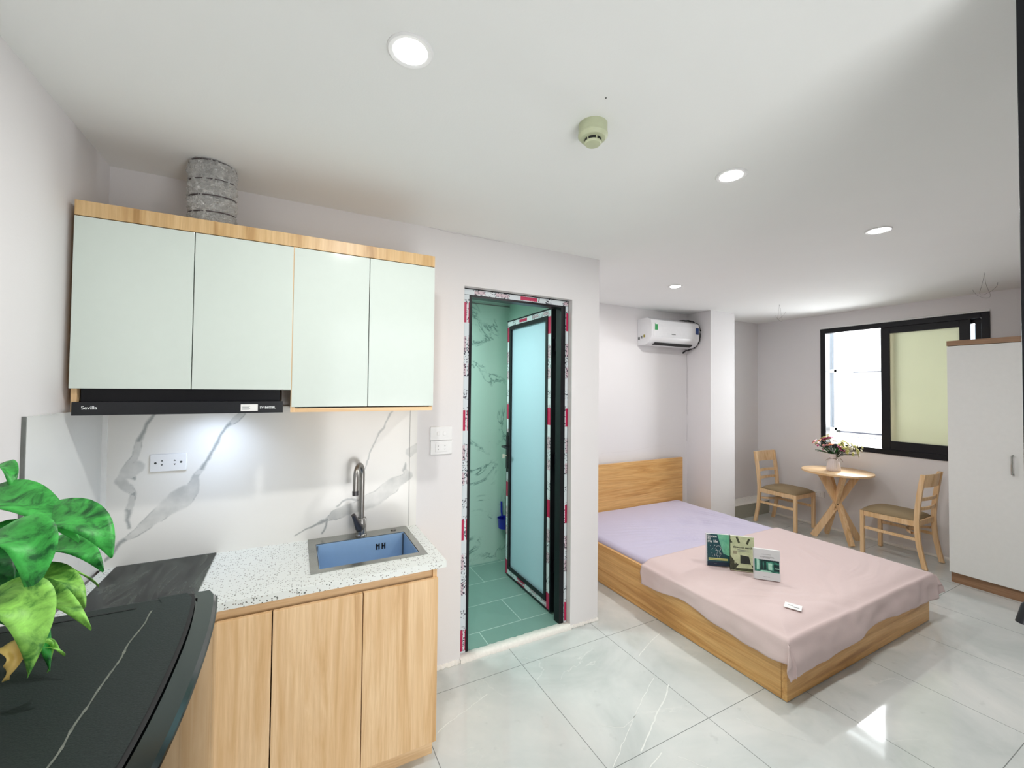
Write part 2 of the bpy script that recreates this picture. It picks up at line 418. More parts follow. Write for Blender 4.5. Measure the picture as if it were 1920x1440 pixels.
def text(name, s, size, mat, parent, loc, rx=pi/2, rz=0, ry=0, align='LEFT', ext=.0003, bold=0):
    cu = bpy.data.curves.new(name, 'FONT'); cu.body = s; cu.size = size; cu.extrude = ext; cu.align_x = align; cu.offset = bold
    tmp = bpy.data.objects.new(name, cu); COL.objects.link(tmp)
    bpy.context.view_layer.update()
    me = bpy.data.meshes.new_from_object(tmp.evaluated_get(bpy.context.evaluated_depsgraph_get()))
    bpy.data.objects.remove(tmp)
    me.materials.clear(); me.materials.append(mat)
    o = bpy.data.objects.new(name, me); COL.objects.link(o); o.parent = parent
    o.rotation_euler = (rx, ry, rz); wl = Vector((0, 0, 0)); p = parent
    while p is not None: wl += p.location; p = p.parent
    o.location = Vector(loc)-wl; return o
# ------------------------------------------------------------------ room shell
XL, XW, YK, YB, XC, HC, YF = -.713, 5.60, 2.364, 3.55, 1.90, 2.537, -.45
struct('floor', B(XL-.2, XW+.2, YF-1.0, YB+.2, -.1, 0), m_floor, 'polished grey marble tile floor with dark joints', 'floor')
struct('ceiling', B(XL-.2, XW+.2, YF-.2, YB+.2, HC, HC+.15), m_ceil, 'smooth white painted ceiling with four downlights', 'ceiling')
struct('wall_left', B(XL-.15, XL, YF-.15, YK, 0, HC), m_wall, 'white wall beside fridge and hob', 'wall')
DX0, DX1, DZ = .884, 1.668, 2.226
w = MB().box(XL-.15, DX0, YK, YK+.1, 0, HC).box(DX1, XC, YK, YK+.1, 0, HC).box(DX0, DX1, YK, YK+.1, DZ, HC)
struct('wall_kitchen', w, m_wall, 'white kitchen wall with bathroom doorway cut in it', 'wall')
struct('wall_bathroom_side', B(XC-.1, XC, YK+.1, YB, 0, HC), m_wall, 'white return wall between bathroom and bed', 'wall')
struct('wall_back', B(XC-.1, XW+.15, YB, YB+.15, 0, HC), m_wall, 'white wall behind the headboard under air conditioner', 'wall')
struct('wall_column', B(4.204, 4.627, 3.219, YB, 0, HC), m_wall, 'white square column right of the bed head', 'column')
WY0, WY1, WZ0, WZ1 = 1.37, 2.771, .951, 2.363
w = MB().box(XW, XW+.15, YF-.15, WY0, 0, HC).box(XW, XW+.15, WY1, YB, 0, HC).box(XW, XW+.15, WY0, WY1, 0, WZ0).box(XW, XW+.15, WY0, WY1, WZ1, HC)
struct('wall_window', w, m_wall, 'white wall with the black framed sliding window', 'wall')
EX0, EX1 = .30, 1.36
w = MB().box(XL-.15, EX0, YF-.12, YF, 0, HC).box(EX1, XW+.15, YF-.12, YF, 0, HC).box(EX0, EX1, YF-.12, YF, 2.3, HC)
struct('wall_front', w, m_wall, 'white wall with open entrance behind the viewpoint', 'wall')
# rough plaster edges and cracks
def rough_strip(name, p0, p1, depth, h, label, nrm=(0, -1), n=40):
    mb = MB(); a, b = Vector(p0), Vector(p1); P = []
    for i in range(n+1):
        q = a.lerp(b, i/n); d = depth*(.6+.8*random.random()); hh = h*(.7+.6*random.random())
        nn = Vector((nrm[0], nrm[1], 0))
        P.append([q+Vector((0, 0, hh)), q+nn*d*.6+Vector((0, 0, hh*.8)), q+nn*d, q+nn*d-Vector((0, 0, h*.2)), q-Vector((0, 0, h*.2))])
    mb.grid(P); return struct(name, mb, m_mortar, label, 'trim', smooth=True)
rough_strip('trim_1', (.60, YK, 0.004), (DX0, YK, .004), .012, .018, 'rough mortar bead at foot of kitchen wall')
rough_strip('trim_2', (DX1, YK, .004), (XC, YK, .004), .012, .014, 'rough mortar bead right of bathroom doorway')
rough_strip('trim_3', (XW, 1.5, .004), (XW, 3.4, .004), .012, .02, 'rough mortar bead under the window wall', (-1, 0))
def ribbon(mb, pts, wd, z=.0006, jit=.25):
    for k in range(len(pts)-1):
        a, b = Vector((*pts[k], z)), Vector((*pts[k+1], z)); n = max(4, int((b-a).length/.02)); d = (b-a).normalized(); r = Vector((-d.y, d.x, 0)); L = []
        for i in range(n+1):
            q = a.lerp(b, i/n); o = noise.noise(Vector((q.x*25, q.y*25, k)))*.006; ww = wd*(.6+.8*abs(noise.noise(q*40)))
            L.append([q+r*(o-ww), q+r*(o+ww)])
        mb.grid(L)
fv = MB()
for pts, wd in (([(1.837, 1.672), (1.752, 1.613), (1.633, 1.558), (1.524, 1.495), (1.393, 1.422)], .0035), ([(1.803, 1.749), (1.669, 1.678), (1.527, 1.598), (1.345, 1.491), (1.226, 1.417)], .0018),
                ([(2.175, 2.052), (2.014, 1.994), (1.866, 1.931)], .0025), ([(.925, 2.058), (.818, 2.016), (.683, 1.97), (.615, 1.93)], .0028), ([(1.468, 1.378), (1.366, 1.345)], .003),
                ([(1.3, 1.63), (1.42, 1.56), (1.55, 1.60)], .0012), ([(1.95, 1.35), (2.05, 1.2), (2.12, 1.12)], .0014), ([(1.52, 1.33), (1.62, 1.18)], .0012)):
    ribbon(fv, pts, wd)
struct('trim_4', fv, m_floorvein, 'white marble veins in the floor tiles', 'floor veining')
# threshold of the bathroom
tb = MB(); P = []
for i in range(41):
    x = DX0 + (DX1-DX0)*i/40; a = random.random()*.006; P.append([(x, YK-.012-a, -.002), (x, YK-.010-a, .014+a), (x, YK+.004, .026+a*.6), (x, YK+.045+a*2, .022), (x, YK+.06, 0.0)])
tb.grid(P); struct('trim_5', tb, m_mortar, 'rough white plaster threshold of the bathroom doorway', 'threshold', smooth=True)
# bathroom interior
struct('floor_bathroom', B(-.1, XC-.1, YK+.03, YB+.01, -.05, .02), m_bathfloor, 'grey green tiled bathroom floor', 'floor')
struct('wall_bathroom_back', B(-.1, XC-.1, 3.56, 3.66, 0, 2.6), m_bathtile, 'veined marble tile back wall of bathroom', 'wall')
struct('wall_bathroom_right', B(XC-.115, XC-.1, YK+.10, 3.56, 0, 2.6), m_bathtile, 'veined marble tile right wall of bathroom', 'wall')
struct('wall_bathroom_left', B(-.2, -.1, YK+.1, 3.66, 0, 2.6), m_bathtile, 'veined marble tile left wall of bathroom', 'wall')
struct('ceiling_bathroom', B(-.1, XC-.1, YK+.10, 3.56, 2.405, 2.45), plain('bathroom_ceiling_panel', lin(172, 198, 188), .4), 'pale bathroom ceiling panel', 'ceiling')
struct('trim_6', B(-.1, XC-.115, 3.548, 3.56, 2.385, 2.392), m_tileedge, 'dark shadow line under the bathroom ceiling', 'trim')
bl = thing('added_bathroom_lamp', (.75, 2.95, 2.405), 'added unseen round lamp lighting the bathroom beyond the doorway', 'lamp')  # out-of-view lamp added to light the bathroom
MB().lathe([(.10, -.03), (.11, -.02), (.11, 0)], (.75, 2.95, 2.405)).build('shade', emis('added_bathroom_glow', (.80, 1, .95, 1), 3), bl, smooth='angle')
area('bathroom_fill', (.75, 2.95, 2.36), .2, 13, (0, 0, 0), (.88, 1, .965), parent=bl)
# step ledge by the window wall
st = MB().box(4.627, XW, 3.40, YB, 0, .165)
struct('trim_7', st, m_ledge, 'low grey tiled step between column and window wall', 'step')
P = []
for i in range(31):
    x = 4.627+(XW-4.627)*i/30; a = random.random()*.008; P.append([(x, 3.405, .165), (x, 3.41, .172+a), (x, 3.49, .178+a), (x, 3.549, .2+a)])
struct('trim_8', MB().grid(P), m_mortar, 'rough plaster on top of the low step', 'trim', smooth=True)
# hairline cracks
def crack(name, pts, label, r=.0012):
    q = []
    for a, b in zip(pts[:-1], pts[1:]):
        a, b = Vector(a), Vector(b)
        for i in range(6): q.append(a.lerp(b, i/6)+Vector((random.uniform(-.004, .004), 0, random.uniform(-.004, .004))))
    return struct(name, MB().tube(q, r, 4), m_crack, label, 'crack')
crack('trim_9', [(2.80, 3.551, .90), (2.95, 3.551, .935), (3.25, 3.551, .93), (3.7, 3.551, .965), (4.19, 3.551, .97)], 'hairline plaster crack above the headboard')
crack('trim_10', [(4.2, 3.549, 2.06), (4.203, 3.549, 1.5), (4.201, 3.549, .9)], 'hairline crack in the corner beside the column')
crack('trim_11', [(.62, 2.363, 2.535), (.9, 2.363, 2.53), (1.2, 2.363, 2.534)], 'thin crack where kitchen wall meets ceiling', .0004)
# ------------------------------------------------------------------ tiles of the splashback
def splash():
    V = [[(-0.537,1.489,.0038),(-0.563,1.432,.0061),(-0.588,1.377,.0076),(-0.595,1.315,.0114),(-0.619,1.255,.0191),(-0.644,1.206,.0152),(-0.618,1.176,.0152),(-0.6,1.157,.0076),(-0.607,1.108,.0091),(-0.619,1.042,.0061),(-0.614,1.008,.0038)],
         [(-0.589,1.263,.0229),(-0.619,1.232,.0229),(-0.597,1.205,.003)],
         [(-0.212,1.486,.0099),(-0.247,1.453,.0099),(-0.283,1.417,.0046),(-0.311,1.345,.0038),(-0.354,1.263,.0038),(-0.382,1.2,.0114),(-0.4,1.148,.0267),(-0.446,1.106,.0419),(-0.501,1.066,.0305),(-0.553,1.016,.0191),(-0.596,.983,.0114),(-0.638,.945,.0061),(-.68,.88,.004)],
         [(.473,1.478,.0023),(.412,1.379,.003),(.365,1.289,.003),(.327,1.179,.0023)],
         [(.01,.879,.0023),(.097,.918,.003),(.158,.943,.0061),(.195,.962,.0229),(.284,.982,.0305),(.383,1.019,.0419),(.473,1.081,.0343),(.558,1.124,.0229)],
         [(.158,.943,.0038),(.128,.874,.003)], [(.558,1.124,.0152),(.536,1.162,.0076),(.542,1.198,.0023)], [(.568,1.255,.0229),(.589,1.268,.0191),(.605,1.279,.0191)],
         [(.2,1.0,.003),(.25,1.03,.003),(.31,1.02,.002)]]
    x0, x1, z0, z1 = -.69, .606, .85, 1.515; st_ = .004
    nx = int((x1-x0)/st_)+1; nz = int((z1-z0)/st_)+1
    xs = np.linspace(x0, x1, nx); zs = np.linspace(z0, z1, nz); X, Z = np.meshgrid(xs, zs, indexing='ij')
    nzv = np.array([[noise.fractal(Vector((x*14, z*14, 3.1)), 1, 2.2, 4) for z in zs] for x in xs])
    nz2 = np.array([[noise.fractal(Vector((x*14, z*14, 9.7)), 1, 2.2, 4) for z in zs] for x in xs])
    Xd = X+nzv*.010; Zd = Z+nz2*.010
    att = np.zeros_like(X)
    for L in V:
        bd = np.full_like(X, 1e9); bw = np.zeros_like(X)
        for (ax, az, aw), (bx_, bz, bw_) in zip(L[:-1], L[1:]):
            dx, dz = bx_-ax, bz-az; tt = np.clip(((Xd-ax)*dx+(Zd-az)*dz)/(dx*dx+dz*dz+1e-9), 0, 1)
            d = np.hypot(Xd-ax-tt*dx, Zd-az-tt*dz); wd = (aw+tt*(bw_-aw))
            k = d/(wd+.001); cond = k < bd; bd = np.where(cond, k, bd); bw = np.where(cond, wd, bw)
        fill = np.where(bw > .01, .34+.25*nzv, .30)*np.clip((1.15-bd)*4, 0, 1)
        edge = np.clip(1-np.abs(bd-1)*bw/.0035, 0, 1)*np.where(bw > .008, .75, .0)*np.clip(.55+nz2*1.6, 0, 1)
        thin = np.clip(1.3-bd*.8, 0, 1)*np.where(bw <= .008, .75, 0)
        att = np.maximum(att, np.maximum(fill, np.maximum(edge, thin)))
    att = np.clip(att, 0, 1)
    verts = np.stack([X, np.full_like(X, 2.341), Z], -1).reshape(-1, 3)
    idx = np.arange(nx*nz).reshape(nx, nz)
    faces = np.stack([idx[:-1, :-1], idx[1:, :-1], idx[1:, 1:], idx[:-1, 1:]], -1).reshape(-1, 4)
    k = len(verts); e = [(x0, 2.341, z0), (x1, 2.341, z0), (x1, 2.341, z1), (x0, 2.341, z1), (x0, YK, z0), (x1, YK, z0), (x1, YK, z1), (x0, YK, z1)]
    me = bpy.data.meshes.new('marble_splashback')
    me.from_pydata([tuple(v) for v in verts]+e, [], faces.tolist()+[(k+1, k+5, k+6, k+2), (k, k+3, k+7, k+4), (k+3, k+2, k+6, k+7), (k, k+4, k+5, k+1)])
    a = me.attributes.new('vein', 'FLOAT', 'POINT'); a.data.foreach_set('value', list(att.reshape(-1))+[0.]*8)
    me.materials.append(m_splash); me.update()
    o = bpy.data.objects.new('marble_splashback', me); COL.objects.link(o)
    tag(o, 'white marble splashback slab with grey veins behind the sink', 'splashback')
    j = B(.5645, .5665, 2.3405, 2.342, .85, 1.515).build('joint', m_greyink, o)
    # left panel
    p = thing('marble_splashback', (XL, 2.05, .85), 'narrow white marble panel on the left wall beside the hob', 'splashback')
    g = MB(); vv = [(XL, 1.775), (XL+.021, 1.775), (XL+.021, 2.341), (XL, 2.341)]
    B(XL, XL+.010, 1.782, 2.341, .85, 1.513).build('slab', marble('faint_marble', lin(214, 216, 214), lin(160, 164, 164), 2.2, .004, .16), p)
    B(XL, XL+.009, 1.777, 1.782, .85, 1.514).build('edge_trim', m_tileedge, p)
    B(XL+.009, XL+.0265, 2.334, 2.3425, .85, 1.513).build('grout_line', m_grout, p)
splash()
# ------------------------------------------------------------------ sockets and switches
def tri(mb, c, u, v, n, s, up):
    c = Vector(c); mb.poly([c-u*s, c+u*s, c+v*(s*1.4*up)], n*.0006)
def wall_plate(kind, c, w_, h, label, axis, name='wall_socket', parts=2):
    # axis 'y': faces -Y ; axis 'x': faces -X
    c = Vector(c); u = Vector((1, 0, 0)) if axis == 'y' else Vector((0, -1, 0)); n = Vector((0, -1, 0)) if axis == 'y' else Vector((-1, 0, 0)); z = Vector((0, 0, 1))
    t_ = thing(name, c, label, 'switch' if kind == 'switch' else 'socket')
    mb = MB(); a = c-u*w_/2-z*h/2; mb.poly([a, a+u*w_, a+u*w_+z*h, a+z*h], n*.009); mb.build('plate', m_white, t_, bevel=.003)
    f = c+n*.009
    if kind == 'switch':
        for q in (-.018, .018):
            a = f+u*(q-.008)-z*.010; MB().poly([a, a+u*.016, a+u*.016+z*.02, a+z*.02], n*.003).build('rocker', m_white, t_, bevel=.0015)
    elif kind == 'wide':
        for q in (-.022, .022):
            mb = MB(); tri(mb, f+u*q+z*.006, u, z, n, .0045, 1); tri(mb, f+u*q-z*.006, u, z, n, .0045, -1)
            d = -.022 if q < 0 else .022
            cc = f+u*(q+d); ring = [cc+u*.0045*cos(a)+z*.0045*sin(a) for a in np.linspace(0, 2*pi, 12, False)]; mb.poly(ring, n*.0006)
            mb.build('outlet_holes', m_ink, t_)
    else:
        a = f-u*w_*.28-z*h*.3; MB().poly([a, a+u*w_*.56, a+u*w_*.56+z*h*.6, a+z*h*.6], n*.002).build('insert', m_white, t_, bevel=.001)
        f2 = f+n*.002
        for q in (-.02, .02):
            mb = MB(); tri(mb, f2+u*q+z*.008, u, z, n, .0035, 1); tri(mb, f2+u*q-z*.008, u, z, n, .0035, -1); mb.build('outlet_holes', m_ink, t_)
    return t_
wall_plate('wide', (-.484, 2.341, 1.275), .127, .076, 'white double socket on the marble splashback under the hood', 'y')
wall_plate('switch', (.750, YK, 1.349), .13, .078, 'white two-rocker light switch left of the bathroom doorway', 'y', 'light_switch')
wall_plate('socket', (.752, YK, 1.268), .13, .080, 'white double socket directly under the light switch', 'y')
wall_plate('socket', (XW, 2.80, .385), .12, .075, 'small white socket low on window wall between chair and table', 'x')
# ------------------------------------------------------------------ base cabinet
CZ = .85
bc = thing('base_cabinet', (-.05, 2.07, 0), 'oak laminate kitchen base cabinet under the speckled worktop', 'cabinet')
B(-.69, .563, 1.84, 2.362, .0, .09).build('plinth', m_wood_x, bc)
B(.545, .563, 1.803, 2.362, .088, .82).build('side_panel', m_wood_v, bc)
B(-.69, -.672, 1.803, 2.362, .088, .82).build('side_panel', m_wood_v, bc)
B(-.672, .545, 1.803, 2.362, .088, .106).build('bottom_board', m_wood_x, bc)
B(-.672, .545, 2.33, 2.362, .106, .60).build('back_board', m_wood_x, bc)
B(-.672, .545, 1.815, 1.833, .776, .819).build('top_rail', m_wood_x, bc)
for x0, x1 in ((-.69, -.373), (-.370, -.061), (-.057, .2535), (.2565, .563)):
    B(x0, x1, 1.785, 1.803, .092, .787).build('door', m_wood_v, bc, bevel=.0012)
# worktop with sink cut-out
SX0, SX1, SY0, SY1 = .067, .55, 1.903, 2.338
wt = MB().box(-.691, SX0+.012, 1.797, 2.341, .822, CZ).box(SX1-.012, .604, 1.797, 2.341, .822, CZ).box(SX0+.012, SX1-.012, 1.797, SY0+.012, .822, CZ).box(SX0+.012, SX1-.012, SY1-.012, 2.341, .822, CZ)
tag(wt.build('worktop', m_quartz), 'speckled white quartz worktop on the oak base cabinet', 'worktop')
# sink
sk = thing('kitchen_sink', (.31, 2.12, CZ), 'square-edged steel sink with blue film set in the worktop', 'sink')
IX0, IX1, IY0, IY1 = .100, .520, 1.938, 2.250
rm = MB().box(SX0, IX0, SY0, SY1, CZ, CZ+.003).box(IX1, SX1, SY0, SY1, CZ, CZ+.003).box(IX0, IX1, SY0, IY0, CZ, CZ+.003).box(IX0, IX1, IY1, SY1, CZ, CZ+.003)
rm.build('rim', m_steel, sk)
def basin(mb, x0, x1, y0, y1, z0, z1, t_=.0015):
    mb.box(x0-t_, x0, y0, y1, z0, z1); mb.box(x1, x1+t_, y0, y1, z0, z1); mb.box(x0, x1, y0-t_, y0, z0, z1); mb.box(x0, x1, y1, y1+t_, z0, z1); mb.box(x0, x1, y0, y1, z0-t_, z0)
    return mb
bs = MB(); t_ = .0015
basin(bs, IX0+.004, IX1-.004, IY0+.004, IY1-.004, .665, CZ+.0005).build('basin', m_bluefilm, sk)
for x in (IX0+.006, IX1-.006):
    MB().box(x-.004, x+.004, IY1-.012, IY1-.005, .667, .846).build('corner_edge', m_steel2, sk)
ov = MB()
for i in range(4):
    x = .378+i*.0125+(.003 if i > 1 else 0); ov.box(x, x+.006, IY1-.0065, IY1-.0045, .783, .812)
ov.box(.383, .39, IY1-.0065, IY1-.0045, .80, .806); ov.box(.408, .418, IY1-.0065, IY1-.0045, .796, .801)
ov.build('overflow_slots', m_dark, sk)
MB().lathe([(.04, 0), (.042, .002), (.015, .003)], (.31, 2.10, .666), 24).build('drain', m_steel, sk)
MB().lathe([(.014, 0), (.014, .004), (.012, .005)], (.475, 2.30, CZ+.003), 20).build('hole_cap', m_steel2, sk)
# faucet
fc = thing('kitchen_faucet', (.312, 2.29, CZ+.003), 'tall arched chrome faucet behind the steel sink', 'faucet')
MB().lathe([(.027, 0), (.027, .006), (.024, .01), (.024, .085), (.021, .09)], (.312, 2.29, CZ+.003), 24).build('body', m_steel2, fc, smooth='angle')
pts = [(.312, 2.29, .94)]+[(.312, 2.29, .94+.19*i/6) for i in range(1, 7)]
cxr, czr, rr = 0, 1.165, .055; dirv = Vector((-.40, -.917, 0))
for i in range(0, 13):
    a = pi*i/12; off = rr*(1-cos(a)); pts.append((.312+dirv.x*off, 2.29+dirv.y*off, 1.165+rr*sin(a)))
ex = Vector((.312, 2.29, 0))+dirv*2*rr
pts += [(ex.x, ex.y, 1.14), (ex.x, ex.y, 1.10)]
MB().tube(pts, .0125, 16).build('spout', m_steel2, fc, smooth='angle')
MB().tube([(ex.x, ex.y, 1.105), (ex.x, ex.y, 1.083)], .0145, 16).build('aerator', m_graph, fc, smooth='angle')
MB().tube([(.300, 2.262, .90), (.292, 2.235, .915), (.272, 2.215, .96), (.262, 2.205, .985)], [.021, .019, .011, .010], 14).build('lever', m_graph, fc, smooth='angle')
# hob
hb = thing('induction_hob', (-.476, 2.11, CZ), 'dusty black glass hob lying on the worktop beside the fridge', 'hob')
B(-.648, -.303, 1.83, 2.335, CZ, CZ+.006).build('glass_plate', m_hob, hb, bevel=.003)
B(-.644, -.307, 1.834, 2.331, CZ+.0055, CZ+.0062).build('printed_surface', m_hob, hb)
# ------------------------------------------------------------------ upper cabinets
uc = thing('wall_cabinet', (-.05, 2.18, 1.5), 'glossy pale mint wall cabinet with oak edging above the sink', 'cabinet')
UY0, UY1 = 2.018, 2.362
B(-.692, .593, 2.0, 2.362, 2.203, 2.256).build('cornice', m_trimwood, uc, bevel=.001)
B(-.692, -.676, UY0, UY1, 1.515, 2.203).build('side_panel', m_wood_v, uc)
B(.577, .593, UY0, UY1, 1.503, 2.203).build('side_panel', m_wood_v, uc)
B(-.018, -.002, 2.003, UY1, 1.503, 2.203).build('divider', m_wood_v, uc)
B(-.676, -.018, UY0, UY1, 1.60, 1.616).build('shelf', m_wood_x, uc)
B(-.002, .590, 2.004, UY1, 1.503, 1.520).build('bottom_board', m_wood_x, uc)
B(-.676, .577, 2.35, 2.362, 1.62, 2.203).build('back_board', m_wood_x, uc)
for x0, x1, z0 in ((-.692, -.3545, 1.597), (-.3515, -.0175, 1.597), (-.0145, .2885, 1.525), (.2915, .593, 1.525)):
    B(x0, x1, 2.0, 2.018, z0, 2.200).build('door', m_gloss, uc, bevel=.001)
# range hood
hd = thing('range_hood', (-.36, 2.18, 1.5), 'slim black slide-out range hood under the wall cabinet', 'range hood')
B(-.670, -.058, 2.03, 2.335, 1.545, 1.598).build('body', m_black, hd)
B(-.683, -.045, 1.998, 2.02, 1.503, 1.550).build('front_visor', m_blackplas, hd, bevel=.001)
B(-.668, -.060, 2.02, 2.335, 1.515, 1.543).build('filter_tray', m_dark, hd)
text('maker_name', 'Sevilla', .017, m_whiteink, hd, (-.658, 1.9975, 1.524), bold=.0001)
text('model_name', 'SV-E600BL', .0125, m_whiteink, hd, (-.127, 1.9975, 1.521), bold=.0002)
stk = B(-.192, -.134, 1.9968, 1.998, 1.511, 1.538).build('sticker', m_paper, hd)
for i in range(4): B(-.187, -.160-.004*(i % 2), 1.9964, 1.9968, 1.530-i*.0045, 1.5315-i*.0045).build('sticker_print', m_greyink, stk)
B(-.40, -.22, 2.05, 2.09, 1.508, 1.515).build('led_lamp', m_led, hd)
area('hood_led', (-.31, 2.16, 1.505), .12, .42, (radians(28), 0, 0), (.62, .76, 1), parent=hd, spread=radians(110))
# flexible duct
dc = thing('flexible_duct', (-.325, 2.16, 2.256), 'crinkled silver foil duct rising from wall cabinet to ceiling', 'duct')
prof = []; n = 72
for i in range(n+1):
    z = .281*i/n; k = (z*4/.281) % 1; r = .080+.0055*sin(pi*k)+.002*sin(z*400)
    prof.append((r, z))
mb = MB(); N = 96
for i, (r, z) in enumerate(prof):
    for j in range(N):
        a = 2*pi*j/N; q = noise.noise(Vector((cos(a)*5, sin(a)*5, z*40)))*.008+noise.noise(Vector((cos(a)*12, sin(a)*12, z*90)))*.007
        zz = z+.012*sin(a+.6)*min(1, (.281-z)/.05)*min(1, z/.05)
        mb.v.append(Vector((-.325+(r+q)*cos(a), 2.16+(r+q)*sin(a), 2.256+min(zz, .2805))))
for i in range(n):
    for j in range(N):
        a = i*N+j; b = i*N+(j+1) % N; mb.f.append([a, b, b+N, a+N]); mb.m.append(0)
mb.build('foil_sleeve', m_foil, dc, smooth=True)
for k in range(0, 5):
    z = 2.262+k*.067; ring = [(-.325+.0815*cos(a), 2.16+.0815*sin(a), min(2.533, z+.012*sin(a+.6)*(k not in (0, 4)))) for a in np.linspace(0, 2*pi, 49)]
    MB().tube(ring, .0022, 6, cap=False).build('wire_ring', m_copper, dc, smooth=True)
# ------------------------------------------------------------------ fridge
FX0, FY0, FY1, FZ = -.695, .40, .918, 1.25
fr = thing('refrigerator', (-.40, .66, 0), 'black refrigerator with curved glossy door in the foreground', 'refrigerator')
B(FX0, -.185, FY0+.004, FY1-.004, .03, FZ-.02).build('body', m_blackplas, fr)
B(FX0, -.172, FY0, FY1, FZ-.022, FZ).build('top_panel', m_fridgetop, fr, bevel=.006, seg=3)
rm_ = MB().box(FX0+.0, -.205, FY1-.018, FY1-.014, FZ, FZ+.0005)
def door_outline(off=0, x_in=-.135, n=24):
    pts = []
    ys = np.linspace(FY0-.002+off, FY1-off, n)
    for y in ys:
        u = (y-FY0)/(FY1-FY0); x = -.101-off-.020*(abs(u-.55)/.5)**2.4
        e = min(y-FY0, FY1-y)
        if e < .012: x -= .012-math.sqrt(max(0, .012**2-(.012-max(e, 0))**2))
        pts.append((x, y))
    return pts
def door_mb(z0, z1, off=0, xin=-.172):
    pts = [(xin, FY0-.002+off)]+door_outline(off)+[(xin, FY1-off)]
    return MB().poly([(x, y, z0) for x, y in pts], (0, 0, z1-z0))
d1 = door_mb(.78, FZ-.006); o = d1.build('freezer_door', m_blackgloss, fr, smooth='angle')
d2 = door_mb(.04, .772); d2.build('fridge_door', m_blackgloss, fr, smooth='angle')
# door cap: satin strip with a dark gasket groove behind it
cap = MB(); inn = [(-.150, FY0+.01)]+[(x-.026, y) for x, y in door_outline(.012)]+[(-.150, FY1-.014)]
outl = door_outline(.002)
P = [[(x, y, FZ-.006), (x-.004, y, FZ-.001), (x-.026, y, FZ-.0008)] for x, y in outl]
cap.grid(P).build('door_cap', plain('smoky_grey_cap', lin(30, 40, 40), .12, noise_amt=.06), fr, smooth='angle')
g = MB(); P = [[(x-.027, y, FZ-.0015), (x-.036, y, FZ-.0008)] for x, y in door_outline(.004)]
g.grid(P).build('gasket', m_rubber, fr)
P = [[(x-.035, y, FZ+.0002), (x-.075, y, FZ+.0006)] for x, y in door_outline(.001)]
MB().grid(P).build('front_strip', m_fridgetop, fr)
mb = MB(); L = []
for i in range(60):
    y = .50+.37*i/59; x = -.199+.004*noise.noise(Vector((y*20, 0, 0)))+.012*(y-.6); wd = .0013*(.6+abs(noise.noise(Vector((y*90, 3, 0))))*1.4)
    L.append([(x-wd, y, FZ+.0006), (x+wd, y, FZ+.0006)])
mb.grid(L); mb.build('dust_line', m_scratch, fr)
B(FX0+.01, -.22, FY1-.030, FY1-.027, FZ, FZ+.0006).build('seam', m_dark, fr)
# ------------------------------------------------------------------ potted plant
LV = [('A',[-0.449,1.032,1.462],[-0.397,0.959,1.479],[-0.381,0.928,1.435],0.022,0),
('B',[-0.508,1.155,1.371],[-0.461,1.107,1.421],[-0.395,1.046,1.388],0.034,1),
('C',[-0.464,0.95,1.37],[-0.375,0.899,1.438],[-0.270,0.828,1.385],0.085,0),
('D',[-0.429,0.92,1.340],[-0.292,0.832,1.418],[-0.219,0.774,1.372],0.082,0),
('E',[-0.405,0.968,1.282],[-0.315,0.896,1.36],[-0.245,0.835,1.335],0.060,0),
('F',[-0.365,0.79,1.394],[-0.290,0.743,1.420],[-0.275,0.71,1.350],0.060,0),
('G',[-0.398,0.891,1.296],[-0.306,0.844,1.336],[-0.250,0.791,1.303],0.045,2),
('H',[-0.366,0.828,1.303],[-0.298,0.795,1.332],[-0.225,0.732,1.298],0.042,2),
('I',[-0.350,0.737,1.325],[-0.275,0.698,1.358],[-0.256,0.668,1.285],0.060,2),
('I2',[-0.317,0.743,1.335],[-0.270,0.707,1.334],[-0.246,0.688,1.278],0.026,0),
('K',[-0.39,0.96,1.299],[-0.317,0.92,1.318],[-0.262,0.876,1.300],0.010,2),
('L',[-0.449,0.991,1.282],[-0.41,0.993,1.30],[-0.365,0.973,1.262],0.075,1),
('M',[-0.409,0.901,1.334],[-0.367,0.901,1.346],[-0.318,0.894,1.315],0.065,1),
('N',[-0.44,0.90,1.30],[-0.38,0.88,1.37],[-0.32,0.85,1.33],0.070,1),
('O',[-0.41,0.82,1.30],[-0.35,0.80,1.352],[-0.295,0.775,1.305],0.060,1),
('P',[-0.42,0.88,1.33],[-0.36,0.86,1.392],[-0.30,0.82,1.375],0.070,0),
('Q',[-0.40,0.80,1.36],[-0.345,0.775,1.40],[-0.30,0.745,1.37],0.060,1),
('R',[-0.38,0.76,1.32],[-0.33,0.745,1.345],[-0.29,0.73,1.315],0.050,1),
('J',[-0.261,0.699,1.311],[-0.247,0.692,1.305],[-0.232,0.684,1.294],0.009,2),
('J2',[-0.255,0.696,1.311],[-0.249,0.693,1.302],[-0.249,0.694,1.275],0.008,2)]
pt = thing('potted_plant', (-.40, .71, FZ), 'leafy green plant in white pot standing on the black refrigerator', 'potted plant')
POT = Vector((-.395, .665, FZ))
MB().lathe([(.055, 0), (.062, .004), (.080, .075), (.083, .08), (.079, .08), (.074, .07)], POT, 40).build('pot', m_cream, pt, smooth='angle')
MB().lathe([(.074, .0), (.05, .004)], POT+Vector((0, 0, .066)), 24).build('soil', m_soil, pt)
